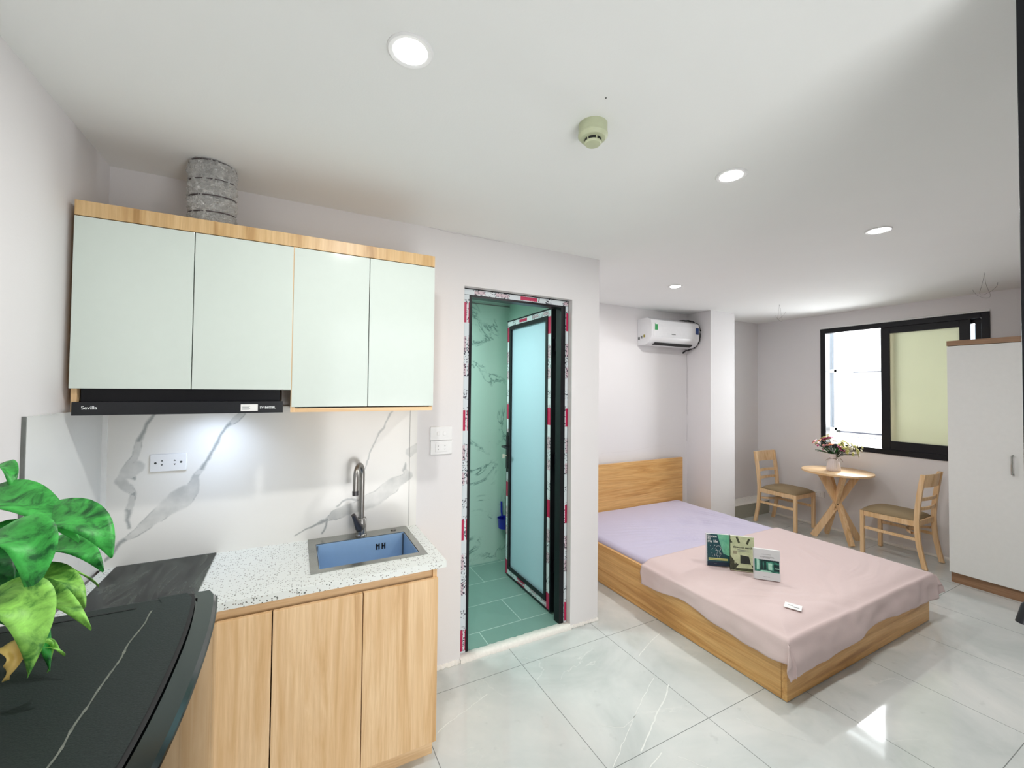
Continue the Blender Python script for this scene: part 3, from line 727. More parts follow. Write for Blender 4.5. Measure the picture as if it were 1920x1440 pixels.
def leaf_mb(a, c, b, w_, fold=.3):
    a, c, b = Vector(a), Vector(c), Vector(b); mb = MB(); n = 18; mm = 7; P = []
    ctrl = c*2-(a+b)*.5
    for i in range(n+1):
        t_ = i/n; p = a*(1-t_)**2+ctrl*2*t_*(1-t_)+b*t_**2
        d = ((ctrl-a)*(1-t_)+(b-ctrl)*t_).normalized()
        view = Vector((.10, -.45, .9)).normalized()
        side = d.cross(view).normalized(); nrm = side.cross(d).normalized()
        if nrm.z < 0 and abs(nrm.z) > .3: nrm = -nrm
        prof_ = (sin(pi*t_**.8)**.85)*(1-.25*t_) if 0 < t_ < 1 else 0.01
        row = []
        for j in range(mm):
            u = (j-(mm-1)/2)/((mm-1)/2); q = w_*.5*max(prof_, .02)
            row.append(p+side*(u*q)+nrm*(abs(u)*q*fold+.003*sin(t_*9+u*2)))
        P.append(row)
    mb.grid(P); return mb
for nmx, a, c, b, w_, k in LV:
    leaf_mb(a, c, b, w_).build('leaf', (m_leaf, m_leafd, m_leafy)[k], pt, smooth=True, solid=.0006)
    base = POT+Vector((.02, .02, .06)); av = Vector(a)
    if nmx[0] != 'J':
        mid = base.lerp(av, .5)+Vector((0, 0, .03)); ctrl = mid
        MB().tube([base*(1-t_)**2+ctrl*2*t_*(1-t_)+av*t_**2 for t_ in np.linspace(0, 1, 9)], .0016, 6).build('stem', m_leafy, pt, smooth=True)
leaf_mb([-.290, .690, 1.312], [-.272, .683, 1.306], [-.280, .686, 1.278], .018, .8).build('withered_leaf', m_yellow, pt, smooth=True, solid=.0006)
# ------------------------------------------------------------------ bathroom door: frame and leaf
dfz = 2.226
df = thing('door_frame', (1.276, 2.42, .02), 'black aluminium bathroom door frame wrapped in printed tape', 'door frame')
FY = 2.410
mb = MB(); mb.box(DX0, .934, FY, FY+.055, .02, 2.186).box(1.641, DX1, FY, FY+.055, .02, 2.186).box(DX0, DX1, FY, FY+.055, 2.186, DZ)
mb.build('outer_profile', m_black, df)
mb = MB(); mb.box(.934, .950, FY-.004, FY+.06, .02, 2.172).box(1.606, 1.641, FY-.004, FY+.06, .02, 2.172).box(.934, 1.641, FY-.004, FY+.06, 2.172, 2.186)
mb.build('inner_bead', m_black, df)
B(DX0+.001, .933, FY-.0015, FY, .022, 2.185).build('tape', m_tape_z, df)
B(1.642, DX1-.004, FY-.0015, FY, .022, 2.185).build('tape', m_tape_z, df)
B(DX0+.001, DX1-.004, FY-.0015, FY, 2.187, 2.220).build('tape', m_tape_x, df)
LX, LY0, LY1, LZ0, LZ1 = 1.600, 2.545, 3.262, .035, 2.198
lf = thing('door_leaf', (1.625, 2.9, .02), 'open black framed bathroom door with pale blue frosted glass', 'door')
def ring_yz(mb, x0, x1, y0, y1, z0, z1, w_):
    return mb.box(x0, x1, y0, y0+w_, z0, z1).box(x0, x1, y1-w_, y1, z0, z1).box(x0, x1, y0+w_, y1-w_, z0, z0+w_).box(x0, x1, y0+w_, y1-w_, z1-w_, z1)
XF = LX+.02
ring_yz(MB(), XF, XF+.045, LY0, LY1, LZ0, LZ1, .075).build('frame', m_black, lf)
ring_yz(MB(), XF-.006, XF, LY0+.050, LY1-.050, LZ0+.056, LZ1-.056, .030).build('glazing_bead', m_black, lf)
B(XF+.012, XF+.025, LY0+.07, LY1-.07, LZ0+.07, LZ1-.07).build('frosted_pane', m_leaflight, lf)
B(XF-.001, XF, LY0+.012, LY0+.048, LZ0+.008, LZ1-.012).build('tape', m_tape_z, lf)
B(XF-.001, XF, LY1-.044, LY1-.010, LZ0+.008, .90).build('tape', m_tape_z, lf)
B(XF-.001, XF, LY1-.044, LY1-.010, 1.24, LZ1-.012).build('tape', m_tape_z, lf)
B(XF-.001, XF, LY0+.048, LY1-.044, LZ0+.012, LZ0+.050).build('tape', m_tape_y, lf)
B(XF-.001, XF, LY0+.048, LY1-.044, LZ1-.050, LZ1-.012).build('tape', m_tape_y, lf)
hn = B(XF-.012, XF, LY1-.045, LY1-.012, .93, 1.21).build('handle_plate', m_blackplas, lf, bevel=.003)
MB().tube([(XF-.01, LY1-.03, 1.12), (XF-.055, LY1-.03, 1.12), (XF-.058, LY1-.05, 1.12), (XF-.058, LY1-.13, 1.12)], .009, 12).build('lever_handle', m_blackplas, hn, smooth='angle')
mb = MB(); mb.tube([(XF-.012, LY1-.03, 1.04), (XF-.03, LY1-.03, 1.04)], .005, 10).box(XF-.05, XF-.03, LY1-.032, LY1-.026, 1.02, 1.055); mb.build('key', plain('pale_brass_key', lin(214, 208, 190), .3, .4), hn)
for z in (.35, 1.1, 1.93):
    MB().tube([(1.655, 2.50, z-.05), (1.655, 2.50, z+.05)], .014, 14).box(1.645, 1.665, 2.466, 2.545, z-.045, z+.045).build('hinge', m_blackplas, lf)
mb = MB()
for i, (a, b) in enumerate(((0, 0), (.008, -.01), (0, -.02), (.008, -.03), (0, -.04))): mb.tube([(1.635+a, LY0-.001, 1.98+b), (1.635+a, LY0-.0005, 1.98+b)], .0022, 8)
mb.build('screw_heads', m_steel, lf)
# blue dipper on the bathroom back wall
dp = thing('plastic_dipper', (1.70, 3.47, .36), 'small royal blue plastic dipper low in the bathroom behind door', 'dipper')
MB().lathe([(.045, 0), (.058, .005), (.066, .09), (.070, .095), (.064, .095), (.055, .01)], (1.72, 3.48, .335), 32).build('cup', m_blueplastic, dp, smooth='angle')
MB().tube([(1.72, 3.535, .42), (1.72, 3.55, .47), (1.72, 3.553, .56)], .009, 10).build('handle', m_blueplastic, dp, smooth='angle')
# ------------------------------------------------------------------ downlights
def downlight(x, y, label, r=.062):
    d = thing('downlight', (x, y, HC), label, 'ceiling light', 'round downlights in the ceiling')
    MB().lathe([(r, 0), (r, -.003), (r-.004, -.006), (r-.016, -.004), (r-.016, -.001)], (x, y, HC), 48).build('trim_ring', m_white, d, smooth='angle')
    MB().lathe([(r-.016, -.002), (r-.018, -.005), (.02, -.008)], (x, y, HC), 40).build('diffuser', m_lamp, d, smooth='angle')
    area('lamp_light', (x, y, HC-.010), .09, 8, (0, 0, 0), (1, .985, .96), parent=d)
downlight(.262, 1.145, 'large lit round downlight nearest, above the kitchen')
downlight(1.64, 1.155, 'lit round downlight between smoke detector and window, in the middle of ceiling')
downlight(2.93, 1.148, 'lit round downlight toward the window, right of the others')
downlight(2.967, 2.633, 'smallest lit round downlight above the bed near the air conditioner')
# smoke detector
sd = thing('smoke_detector', (.905, 1.165, HC), 'yellowed round smoke detector on the ceiling', 'smoke detector')
c = (.905, 1.165, HC)
MB().lathe([(.050, 0), (.050, -.030), (.048, -.034)], c, 40).build('base', m_greyled, sd, smooth='angle')
MB().lathe([(.0515, -.034), (.0515, -.040), (.043, -.050), (.030, -.052)], c, 40).build('housing', m_greyled, sd, smooth='angle')
MB().lathe([(.0285, -.052), (.0285, -.061)], c, 32).build('vent_gap', m_dark, sd)
MB().lathe([(.029, -.061), (.030, -.064), (.026, -.069), (.01, -.071)], c, 32).build('cap', m_greyled, sd, smooth='angle')
for k in range(6):
    a = k*pi/3+.3; MB().bar((c[0]+.030*cos(a), c[1]+.030*sin(a), HC-.051), (c[0]+.030*cos(a), c[1]+.030*sin(a), HC-.063), .003, .003, (1, 0, 0)).build('rib', m_greyled, sd)
MB().lathe([(.003, 0), (.003, -.002)], (c[0]-.03, c[1]-.026, HC-.047), 10).build('status_light', m_dark, sd)
struct('trim_12', MB().lathe([(.0025, 0), (.0025, -.001)], (.855, 1.035, HC), 8), m_ink, 'tiny dark hole in the ceiling near the smoke detector', 'hole')
# bare wires where lamps are missing
def wires(x, y, label, seed, s=1.0):
    w_ = thing('ceiling_wire', (x, y, HC), label, 'wire'); r = random.Random(seed)
    for k in range(2):
        pts = [Vector((x, y, HC-.001))]
        for i in range(1, 22):
            t_ = i/21; a = t_*6.5+k*2.2
            pts.append(Vector((x+s*(.05*sin(a)*t_+.02*k), y+s*(.07*sin(a*.8+k)*t_), HC-s*(.16*sin(t_*2.6)+.02*k))))
        MB().tube(pts, .0008, 5).build('strand', m_copper, w_, smooth=True)
    return w_
wires(4.537, 2.641, 'loose thin wires hanging from ceiling near the column corner', 1)
wires(4.64, 1.164, 'loose thin wires hanging from ceiling above the wardrobe', 2, 1.1)
# ------------------------------------------------------------------ air conditioner
ac = thing('air_conditioner', (3.83, 3.45, 2.1), 'white wall-mounted air conditioner beside the column', 'air conditioner')
A0, A1 = 3.395, 4.155
prof = [(3.548, 2.115), (3.548, 2.405), (3.40, 2.412), (3.345, 2.385), (3.328, 2.33), (3.334, 2.20), (3.372, 2.135), (3.43, 2.110)]
MB().poly([(A0, y, z) for y, z in prof], (A1-A0, 0, 0)).build('housing', m_whiteside, ac, bevel=.006, seg=3)
MB().poly([(A0+.08, y, z) for y, z in ((3.366, 2.134), (3.362, 2.139), (3.40, 2.118), (3.404, 2.113))], (A1-A0-.16, 0, 0)).build('air_outlet', m_dark, ac)
MB().poly([(A0+.03, y, z) for y, z in ((3.3255, 2.33), (3.3315, 2.20), (3.334, 2.20), (3.328, 2.33))], (A1-A0-.06, 0, 0)).build('front_panel', plain('glossy_white_panel', lin(222, 222, 224), .08), ac)
B(A0+.045, A0+.085, 3.3252, 3.3275, 2.27, 2.345).build('green_label', plain('green_energy_label', lin(30, 140, 70), .5), ac)
B(A1-.075, A1-.02, 3.3252, 3.3275, 2.26, 2.335).build('blue_label', plain('navy_label', lin(24, 52, 104), .5), ac)
B(A0+.047, A0+.083, 3.3248, 3.3252, 2.333, 2.344).build('label_header', m_whiteink, ac)
for i, y in enumerate((3.44, 3.48, 3.52)):
    B(A0-.0012, A0, y-.012, y+.012, 2.195-.01*i, 2.225-.01*i).build('side_sticker', (plain('warning_yellow', lin(150, 140, 60), .6), m_greyink, m_ink)[i], ac)
MB().bar((A0+.30, 3.3265, 2.235), (A0+.36, 3.3265, 2.235), .002, .008).build('badge', m_greyink, ac)
def wig(pts, a=.003):
    return [Vector(p)+Vector((random.uniform(-a, a), random.uniform(-a, a), random.uniform(-a, a))) for i in range(len(pts)-1) for p in [Vector(pts[i]).lerp(Vector(pts[i+1]), t_) for t_ in (0, .25, .5, .75)]]+[Vector(pts[-1])]
pts = [(4.02, 3.52, 2.43), (4.08, 3.50, 2.435), (4.14, 3.45, 2.425), (4.172, 3.40, 2.40), (4.180, 3.36, 2.34), (4.182, 3.35, 2.26), (4.180, 3.36, 2.19), (4.170, 3.40, 2.13), (4.15, 3.46, 2.10), (4.13, 3.52, 2.085), (4.13, 3.548, 2.06)]
q = wig(pts); MB().tube(q, [.010 if k % 2 else .007 for k in range(len(q))], 8).build('taped_pipe', m_rubber, ac, smooth=True)
q = wig([(3.98, 3.53, 2.43), (4.06, 3.47, 2.445), (4.13, 3.41, 2.43), (4.178, 3.37, 2.39), (4.186, 3.34, 2.31)], .004); MB().tube(q, .006, 8).build('cable', m_rubber, ac, smooth=True)
# ------------------------------------------------------------------ window
wn = thing('window_1', (XW, 2.07, WZ0), 'black framed sliding window with frosted pane above the table', 'window'); wn['kind'] = 'structure'
x0, x1 = XW-.012, XW+.09
def ring_w(mb, y0, y1, z0, z1, w_, xa, xb, wb=None):
    wb = wb or w_
    return mb.box(xa, xb, y0, y0+w_, z0, z1).box(xa, xb, y1-w_, y1, z0, z1).box(xa, xb, y0+w_, y1-w_, z0, z0+wb).box(xa, xb, y0+w_, y1-w_, z1-w_, z1)
ring_w(MB(), WY0, WY1, WZ0, WZ1, .055, x0, x1).build('window_frame', m_black, wn, bevel=.003)
s1 = ring_w(MB(), 1.50, 2.185, WZ0+.045, WZ1-.045, .075, XW+.005, XW+.04, .10).build('sliding_sash', m_black, wn, bevel=.002)
B(XW+.018, XW+.026, 1.57, 2.115, WZ0+.13, WZ1-.11).build('frosted_pane', m_frost, s1)
# rear sash pushed in front of the same half: only a slot of sky remains
s2 = ring_w(MB(), 1.43, 2.10, WZ0+.045, WZ1-.045, .05, XW+.05, XW+.08).build('rear_sash', m_black, wn)
B(XW+.062, XW+.068, 1.48, 2.05, WZ0+.1, WZ1-.1).build('rear_pane', m_clear, s2)
P = []
for i in range(41):
    y = WY0+(WY1-WY0)*i/40; a = random.random()*.008; P.append([(XW-.001, y, WZ1-.002), (XW-.006, y, WZ1+.004), (XW-.006, y, WZ1+.012+a), (XW-.001, y, WZ1+.016+a)])
struct('trim_13', MB().grid(P), m_grout, 'white filler line above the window frame', 'trim', smooth=True)
# outside the window: white painted steel grille and neighbouring white wall
m_outwhite = plain('white_painted_steel', lin(235, 238, 240), .5)
gr = thing('window_grille', (6.05, 2.55, .9), 'white painted steel grille just outside the open window half', 'window grille')
for z in (1.13, 1.86, 2.5):
    B(6.02, 6.05, 1.2, 3.15, z, z+.035).build('rail', m_outwhite, gr)
for y in (2.885, 2.800):
    B(6.02, 6.05, y, y+.028, .8, 2.6).build('post', m_outwhite, gr)
B(6.03, 6.04, 2.828, 2.885, 1.165, 2.5).build('blue_grey_panel', plain('blue_grey_panel', lin(118, 134, 146), .5, noise_amt=.1), gr)
mb = MB()
for k in range(5): mb.box(6.026, 6.030, 2.834+k*.011, 2.837+k*.011, 1.165, 2.5)
mb.build('thin_bars', m_greyink, gr)
m_shade = plain('painted_rail_shade', lin(84, 88, 100), .6)  # dark grey strips paint in the shade lines along the rails
B(6.012, 6.02, 1.2, 2.80, 1.112, 1.128).build('lower_shade_strip', m_shade, gr); B(6.012, 6.02, 1.9, 2.62, 1.848, 1.859).build('middle_shade_strip', m_shade, gr)
B(6.005, 6.02, 2.76, 2.80, 1.108, 1.135).build('latch', m_ink, gr); B(6.012, 6.02, 1.2, 2.80, 1.068, 1.073).build('base_shade_strip', m_shade, gr)
# ------------------------------------------------------------------ wardrobe
wd_ = thing('wardrobe', (5.28, 1.03, 0), 'tall pale grey wardrobe with brown wood top beside the window', 'wardrobe')
WX0, WX1, WA, WB_ = 4.98, 5.585, .56, 1.478
B(WX0+.018, WX1, WA, WB_, .086, 2.015).build('carcass', m_whitelam, wd_)
B(WX0, WX1, WA, WB_+.002, 2.017, 2.06).build('top_board', m_wardwood, wd_, bevel=.001)
B(WX0+.02, WX1, WA+.005, WB_-.005, 0, .086).build('plinth', m_wardwood, wd_)
for a, b in ((1.021, WB_), (WA, 1.017)):
    d = B(WX0, WX0+.018, a, b, .088, 2.013).build('door', m_whitelam, wd_, bevel=.001)
    y = 1.108 if a > 1 else .93
    MB().tube([(WX0, y, .975), (WX0-.028, y, .98), (WX0-.03, y, 1.0), (WX0-.03, y, 1.10), (WX0-.028, y, 1.12), (WX0, y, 1.125)], .006, 10).build('handle', m_steel, d, smooth='angle')
# ------------------------------------------------------------------ entrance door leaf (black), right edge
ed = thing('entrance_door', (1.35, -.08, 0), 'black entrance door standing open at the right edge', 'door')
mb = MB(); ring_yz(mb, 1.322, 1.372, -.44, .280, .01, 2.45, .085); mb.build('frame', m_black, ed, bevel=.002)
B(1.34, 1.355, -.36, .20, .09, 2.37).build('panel', m_blackplas, ed)
B(1.3205, 1.322, .255, .260, .02, 2.44).build('edge_bead', m_graph, ed)
hp = B(1.313, 1.322, .215, .250, 1.08, 1.30).build('handle_plate', m_blackplas, ed)
MB().tube([(1.315, .245, 1.215), (1.290, .255, 1.213), (1.284, .270, 1.19), (1.279, .277, 1.156)], [.008, .008, .009, .009], 14).build('lever_handle', m_blackplas, hp, smooth='angle')
# ------------------------------------------------------------------ bed
bd = thing('bed', (3.14, 2.4, 0), 'low oak double bed with plain headboard', 'bed')
BX0, BX1, BY0, BY1 = 2.278, 4.0, 1.295, 3.50
B(BX0, BX0+.025, BY0+.03, BY1-.02, 0.004, .318).build('side_rail', m_bed_y, bd, bevel=.001)
B(BX1-.025, BX1, BY0+.03, BY1-.02, 0.004, .318).build('side_rail', m_bed_y, bd, bevel=.001)
B(BX0, BX1, BY0, BY0+.028, 0.004, .318).build('foot_board', m_bed_x, bd, bevel=.001)
B(BX0+.025, BX1-.025, BY0+.03, BY1-.02, .17, .19).build('slat_base', m_bed_x, bd)
B(2.255, 4.050, 3.482, 3.512, .0, .826).build('headboard', m_bed_x, bd, bevel=.001)
MX0, MX1, MY0, MY1, MZ = 2.315, 3.955, 1.325, 3.478, .350
def wr(x, y):
    v = 0
    # long stretch creases radiating across the sheet
    for (cx_, cy_, ang, L_, ph) in ((2.9, 2.75, -.35, .55, 0), (3.1, 2.9, -.45, .5, 2), (2.75, 2.55, -.2, .5, 4), (3.4, 2.8, -.75, .5, 5), (3.0, 2.5, -.4, .4, 7), (3.6, 2.7, -1.0, .45, 9), (3.75, 2.95, -1.2, .5, 3)):
        dx, dy = x-cx_, y-cy_; u = dx*cos(ang)+dy*sin(ang); w_ = -dx*sin(ang)+dy*cos(ang)
        v += math.exp(-(u/L_)**2*2)*math.exp(-(w_/.10)**2)*(1-2*abs(sin(w_*48+ph+1.5*noise.noise(Vector((x*4, y*4, ph))))))**3*.0100
    return v + noise.noise(Vector((x*3, y*3, 1)))*.004
P = []; nx, ny = 190, 190
mt_ = MB()
def rc(v, a, b, r):
    e = min(v-a, b-v); return 0 if e > r else r-math.sqrt(max(0, r*r-(r-max(e, 0))**2))
for i in range(nx+1):
    row = []
    for j in range(ny+1):
        x = MX0+(MX1-MX0)*i/nx; y = MY0+(MY1-MY0)*j/ny
        z = MZ - rc(x, MX0, MX1, .04) - rc(y, MY0, MY1, .04)*.8 + wr(x, y) + .008*noise.noise(Vector((y*5, 0, 4)))*math.exp(-((x-MX0)/.1)**2)
        row.append((x, y, z))
    P.append(row)
mt_.grid(P)
k = len(mt_.v); rim = [i*(ny+1) for i in range(nx+1)]+[nx*(ny+1)+j for j in range(1, ny+1)]+[i*(ny+1)+ny for i in range(nx-1, -1, -1)]+[j for j in range(ny-1, 0, -1)]
low = [Vector((mt_.v[q].x, mt_.v[q].y, .19)) for q in rim]; mt_.v += low; n_ = len(rim)
for q in range(n_): mt_.f.append([rim[q], rim[(q+1) % n_], k+(q+1) % n_, k+q]); mt_.m.append(0)
mt_.f.append([k+q for q in range(n_)]); mt_.m.append(0)
tag(mt_.build('mattress', m_sheet, smooth=True), 'mattress under a creased lavender fitted sheet in the oak bed', 'mattress')
# pink bedspread: lies on the mattress and hangs over side and foot
SXa, SXb, SYa, SYb = BX0-.012, BX1+.012, BY0-.014, 2.315
TZ = .366
def spread_pt(u, v):
    # u: -.16 .. width+.02 ; v: -.19 .. length (from foot to back edge)
    Wd = SXb-SXa
    x = SXa+min(max(u, 0), Wd); y = SYa+max(v, 0)
    du = max(0, -u); du2 = max(0, u-Wd); dv = max(0, -v)
    inx = min(max(u, 0), max(Wd-u, 0)); iny = max(v, 0)
    z = TZ
    # slight sag between mattress edge and frame
    def sagf(e): return -.030*math.exp(-(e/.055)**2) if e < .3 else 0
    z += min(sagf(max(u, 0)), sagf(max(Wd-u, 0)), sagf(iny))
    D = math.hypot(du, dv) if (du and dv) else du+dv
    D2 = math.hypot(du2, dv) if (du2 and dv) else du2+dv
    D = max(D, D2)
    z -= D*.97
    rip = noise.noise(Vector((y*6, 1.7, 0)))*.026
    if du and not dv: x -= .006+.020*sin(min(1, du/.12)*1.5)+rip*min(1, du/.1)+.010*sin(y*15)*min(1, du/.1)
    if du2 and not dv: x += .006+.04*min(1, du2/.1)+.02*min(1, du2/.1)*sin(y*9)
    if dv and not du and not du2: y -= .006+.018*sin(min(1, dv/.12)*1.5)+noise.noise(Vector((x*5, .7, 0)))*.014*min(1, dv/.1)+.007*sin(x*11+1)*min(1, dv/.1)
    if du and dv:
        a = math.atan2(dv, du); k_ = sin(2*a); x -= .010+.025*cos(a)*min(1, D/.12)+.035*k_*D/.2*.35; y -= .010+.020*sin(a)*min(1, D/.12)+.03*k_*D/.2*.35
        x += .014*sin(a*6)*min(1, D/.15); y -= .010*sin(a*5)*min(1, D/.15)
    if du2 and dv:
        a = math.atan2(dv, du2); k_ = sin(2*a); x += .012+.05*k_*D/.15; y -= .012+.03*k_*D/.15; z += .05*k_*D/.15
    if D == 0:
        z += noise.noise(Vector((x*2.2, y*2.2, 5)))*.005*min(1, inx/.1)
        for (cx_, cy_, ang, L_, ph) in ((2.6, 1.6, -.6, .5, 0), (3.2, 1.55, .5, .5, 2), (3.5, 1.8, 1.0, .4, 4), (2.95, 2.0, -.3, .5, 5), (3.6, 1.5, .2, .4, 1)):
            dx, dy = x-cx_, y-cy_; uu = dx*cos(ang)+dy*sin(ang); w_ = -dx*sin(ang)+dy*cos(ang)
            z += math.exp(-(uu/L_)**2*2)*math.exp(-(w_/.12)**2)*(1-2*abs(sin(w_*30+ph+2*noise.noise(Vector((x*3, y*3, ph))))))**3*.0070
    else:
        f = min(1, D/.05)
        x += .011*noise.noise(Vector((x*9, y*9, z*12)))*f; y += .011*noise.noise(Vector((x*9+9, y*9, z*12)))*f
    return Vector((x, y, z))
sp = MB(); P = []; Wd = SXb-SXa; Ln = SYb-SYa
us = list(np.linspace(-.125, 0, 16))[:-1]+list(np.linspace(0, .3, 40))[:-1]+list(np.linspace(.3, Wd-.2, 70))[:-1]+list(np.linspace(Wd-.2, Wd, 26))[:-1]+list(np.linspace(Wd, Wd+.10, 10))
vs = list(np.linspace(-.165, 0, 20))[:-1]+list(np.linspace(0, .3, 40))[:-1]+list(np.linspace(.3, Ln, 60))
for u in us:
    row = []
    for v in vs:
        vv = v
        if v < 0: vv = v*(1.0+.15*sin(u*4.2+.6)-.18*max(0, (u-1.0)))
        uu = u
        if u < 0: uu = u*(.95+.15*sin(v*7)+.1*max(0, v-.6))
        row.append(spread_pt(uu, vv))
    P.append(row)
sp.grid(P)
tag(sp.build('bedspread', m_spread, smooth=True, solid=.003), 'dusty pink bedspread over the foot half of the bed', 'bedspread')
# paper care label
cl = thing('paper_label', (2.55, 1.42, TZ+.004), 'small white printed paper label lying on the pink bedspread', 'label')
ca, sa = cos(-1.15), sin(-1.15)
def rot(px, py, cx_, cy_): return (cx_+px*ca-py*sa, cy_+px*sa+py*ca)
def rq(hw, hh, z, ox=0, oy=0): return [(*rot(ox+a*hw, oy+b*hh, 2.552, 1.415), z+.006) for a, b in ((-1, -1), (1, -1), (1, 1), (-1, 1))]
MB().poly(rq(.042, .036, TZ+.004), (0, 0, .001)).build('paper', m_paper, cl)
mb = MB()
for i in range(7): mb.poly(rq(.0012+.0008*(i % 2), .006, TZ+.0051, .002+i*.0045, -.008), (0, 0, .0003))
mb.build('barcode', m_greyink, cl)
mb = MB()
for i in range(2): mb.poly(rq(.012, .0012, TZ+.0051, -.012, .008-i*.006), (0, 0, .0003))
mb.build('print_lines', m_greyink, cl)
# ------------------------------------------------------------------ books
def book(loc, ang, w_, h, d, tilt, label, cover, spine, builder):
    # local: x right along cover, y away from viewer, z up
    t_ = thing('book', loc, label, 'book', 'books standing on the bedspread')
    t_.rotation_euler = (radians(tilt), 0, ang)
    def L(mb, n, m, **k):
        mb.local = True; return mb.build(n, m, t_, **k)
    L(B(0, w_, 0, .003, 0, h), 'front_cover', cover)
    L(B(0, w_, d-.003, d, 0, h), 'back_cover', cover)
    L(B(-.002, .002, 0, d, 0, h), 'spine', spine)
    L(B(.002, w_-.003, .003, d-.003, .002, h-.0008), 'pages', m_paper)
    builder(L, w_, h, t_)
    return t_
def rect(x0, x1, z0, z1, e=.0003): return B(x0, x1, -e, 0, z0, z1)
def tloc(par, name, s, size, mat, x, z, align='LEFT', bold=0):
    o = text(name, s, size, mat, None, (0, 0, 0), align=align, bold=bold); o.parent = par; o.location = (x, -.0008, z); return o
def grad_green(name, a, b):
    m, t, bb = nm(name); n = noise_t(t, coords(t), 26, 4, .6, .5)
    t.links.new(ramp(t, n, [(.35, a), (.65, b)]), bb.inputs['Base Color']); bb.inputs['Roughness'].default_value = .3; return m
m_b1 = grad_green('teal_cover', lin(14, 58, 70), lin(20, 78, 84)); m_b1l = grad_green('mint_glow', lin(96, 176, 148), lin(128, 200, 166))
m_b2 = grad_green('sage_cover', lin(178, 188, 148), lin(200, 206, 168)); m_b2d = grad_green('dark_moss', lin(28, 34, 24), lin(70, 76, 48))
m_b3 = grad_green('teal_photo', lin(18, 74, 68), lin(70, 150, 126)); m_b3d = grad_green('dark_teal_photo', lin(8, 34, 36), lin(16, 60, 58)); m_b3l = grad_green('pale_teal_photo', lin(150, 210, 186), lin(186, 230, 212))
m_yel = plain('pale_yellow_band', lin(206, 208, 130), .5)
def bk1(L, w_, h, t_):
    L(MB().poly([(w_*.46, 0, h*.998), (w_*.62, 0, h*.6), (w_*.70, 0, h*.40), (w_*.98, 0, h*.33), (w_*.98, 0, h*.998)], (0, -.0003, 0)), 'cover_picture', m_b1l)
    L(rect(w_*.06, w_*.9, h*.18, h*.245), 'cover_band', m_yel)
    L(rect(w_*.06, w_*.9, h*.205, h*.214, .0006), 'cover_line', m_b2d)
    L(rect(0, w_*.98, .002, h*.13, .0004), 'cover_foot', plain('navy_foot', lin(10, 36, 60), .4))
    for s, z in (('Listen', .895), ('to', .815), ('my life', .735)): tloc(t_, 'title', s, .026, m_whiteink, w_*.03, h*z, bold=.0002)
    mb = MB(); c_ = Vector((w_*.50, -.0005, h*.56)); mb.tube([c_+Vector((.017*cos(a), 0, .017*sin(a))) for a in np.linspace(0, 2*pi, 20)], .0008, 4)
    mb.tube([c_+Vector((-.004, 0, -.017)), c_+Vector((-.014, 0, -.05)), c_+Vector((.012, 0, -.052)), c_+Vector((.004, 0, -.018))], .0008, 4)
    mb.tube([c_+Vector((.012, 0, -.03)), c_+Vector((.022, 0, -.044))], .0008, 4); mb.tube([c_+Vector((-.006, 0, -.051)), c_+Vector((-.006, 0, -.062))], .0008, 4); mb.tube([c_+Vector((.006, 0, -.051)), c_+Vector((.006, 0, -.062))], .0008, 4)
    L(mb, 'line_drawing', m_whiteink)
    mb = MB(); r = random.Random(3)
    for i in range(16):
        x, z = r.uniform(.02, w_*.42), r.uniform(h*.3, h*.68); mb.box(x, x+.003, -.0004, 0, z, z+.003)
    L(mb, 'cover_dots', m_whiteink)
    tloc(t_, 'imprint', 'book', .008, m_greyink, w_*.3, h*.06)
def bk2(L, w_, h, t_):
    for a, b in (((.27, .98), (.38, .80)), ((.80, .95), (.70, .79))):
        L(MB().bar((w_*a[0], -.0002, h*a[1]), (w_*b[0], -.0002, h*b[1]), .0003, .013, (1, 0, 0)), 'ceiling_beam', m_b2d)
    L(MB().poly([(0, 0, h*.90), (w_*.10, 0, h*.80), (0, 0, h*.78)], (0, -.0004, 0)), 'cover_shadow', m_b2d)
    L(MB().poly([(0, 0, .003), (w_, 0, .003), (w_, 0, h*.12), (w_*.93, 0, h*.2), (w_*.28, 0, h*.2), (w_*.22, 0, h*.24), (0, 0, h*.42)], (0, -.0003, 0)), 'cover_floor', m_b2d)
    L(MB().poly([(w_*.42, 0, h*.22), (w_*.86, 0, h*.22), (w_*.78, 0, h*.44), (w_*.42, 0, h*.46)], (0, -.0006, 0)), 'fireplace_picture', m_ink)
    L(MB().poly([(w_*.24, 0, h*.08), (w_*.95, 0, h*.10), (w_*.86, 0, h*.2), (w_*.36, 0, h*.2)], (0, -.0007, 0)), 'table_picture', m_b2)
    L(rect(w_*.17, w_*.22, h*.2, h*.5, .0006), 'lamp_picture', m_b2)
    L(rect(w_*.11, w_*.28, h*.48, h*.57, .0007), 'lampshade_picture', plain('taupe_print', lin(150, 146, 118), .5))
    tloc(t_, 'title', 'down to earth', .0205, m_ink, w_*.52, h*.655, 'CENTER', bold=.0002)
    tloc(t_, 'subtitle', 'natural interiors', .0095, m_ink, w_*.55, h*.60, 'CENTER', .0002) if False else None
    for z in (.60, .56): L(rect(w_*.30, w_*.80, h*z, h*(z+.015)), 'subtitle_line', m_greyink)
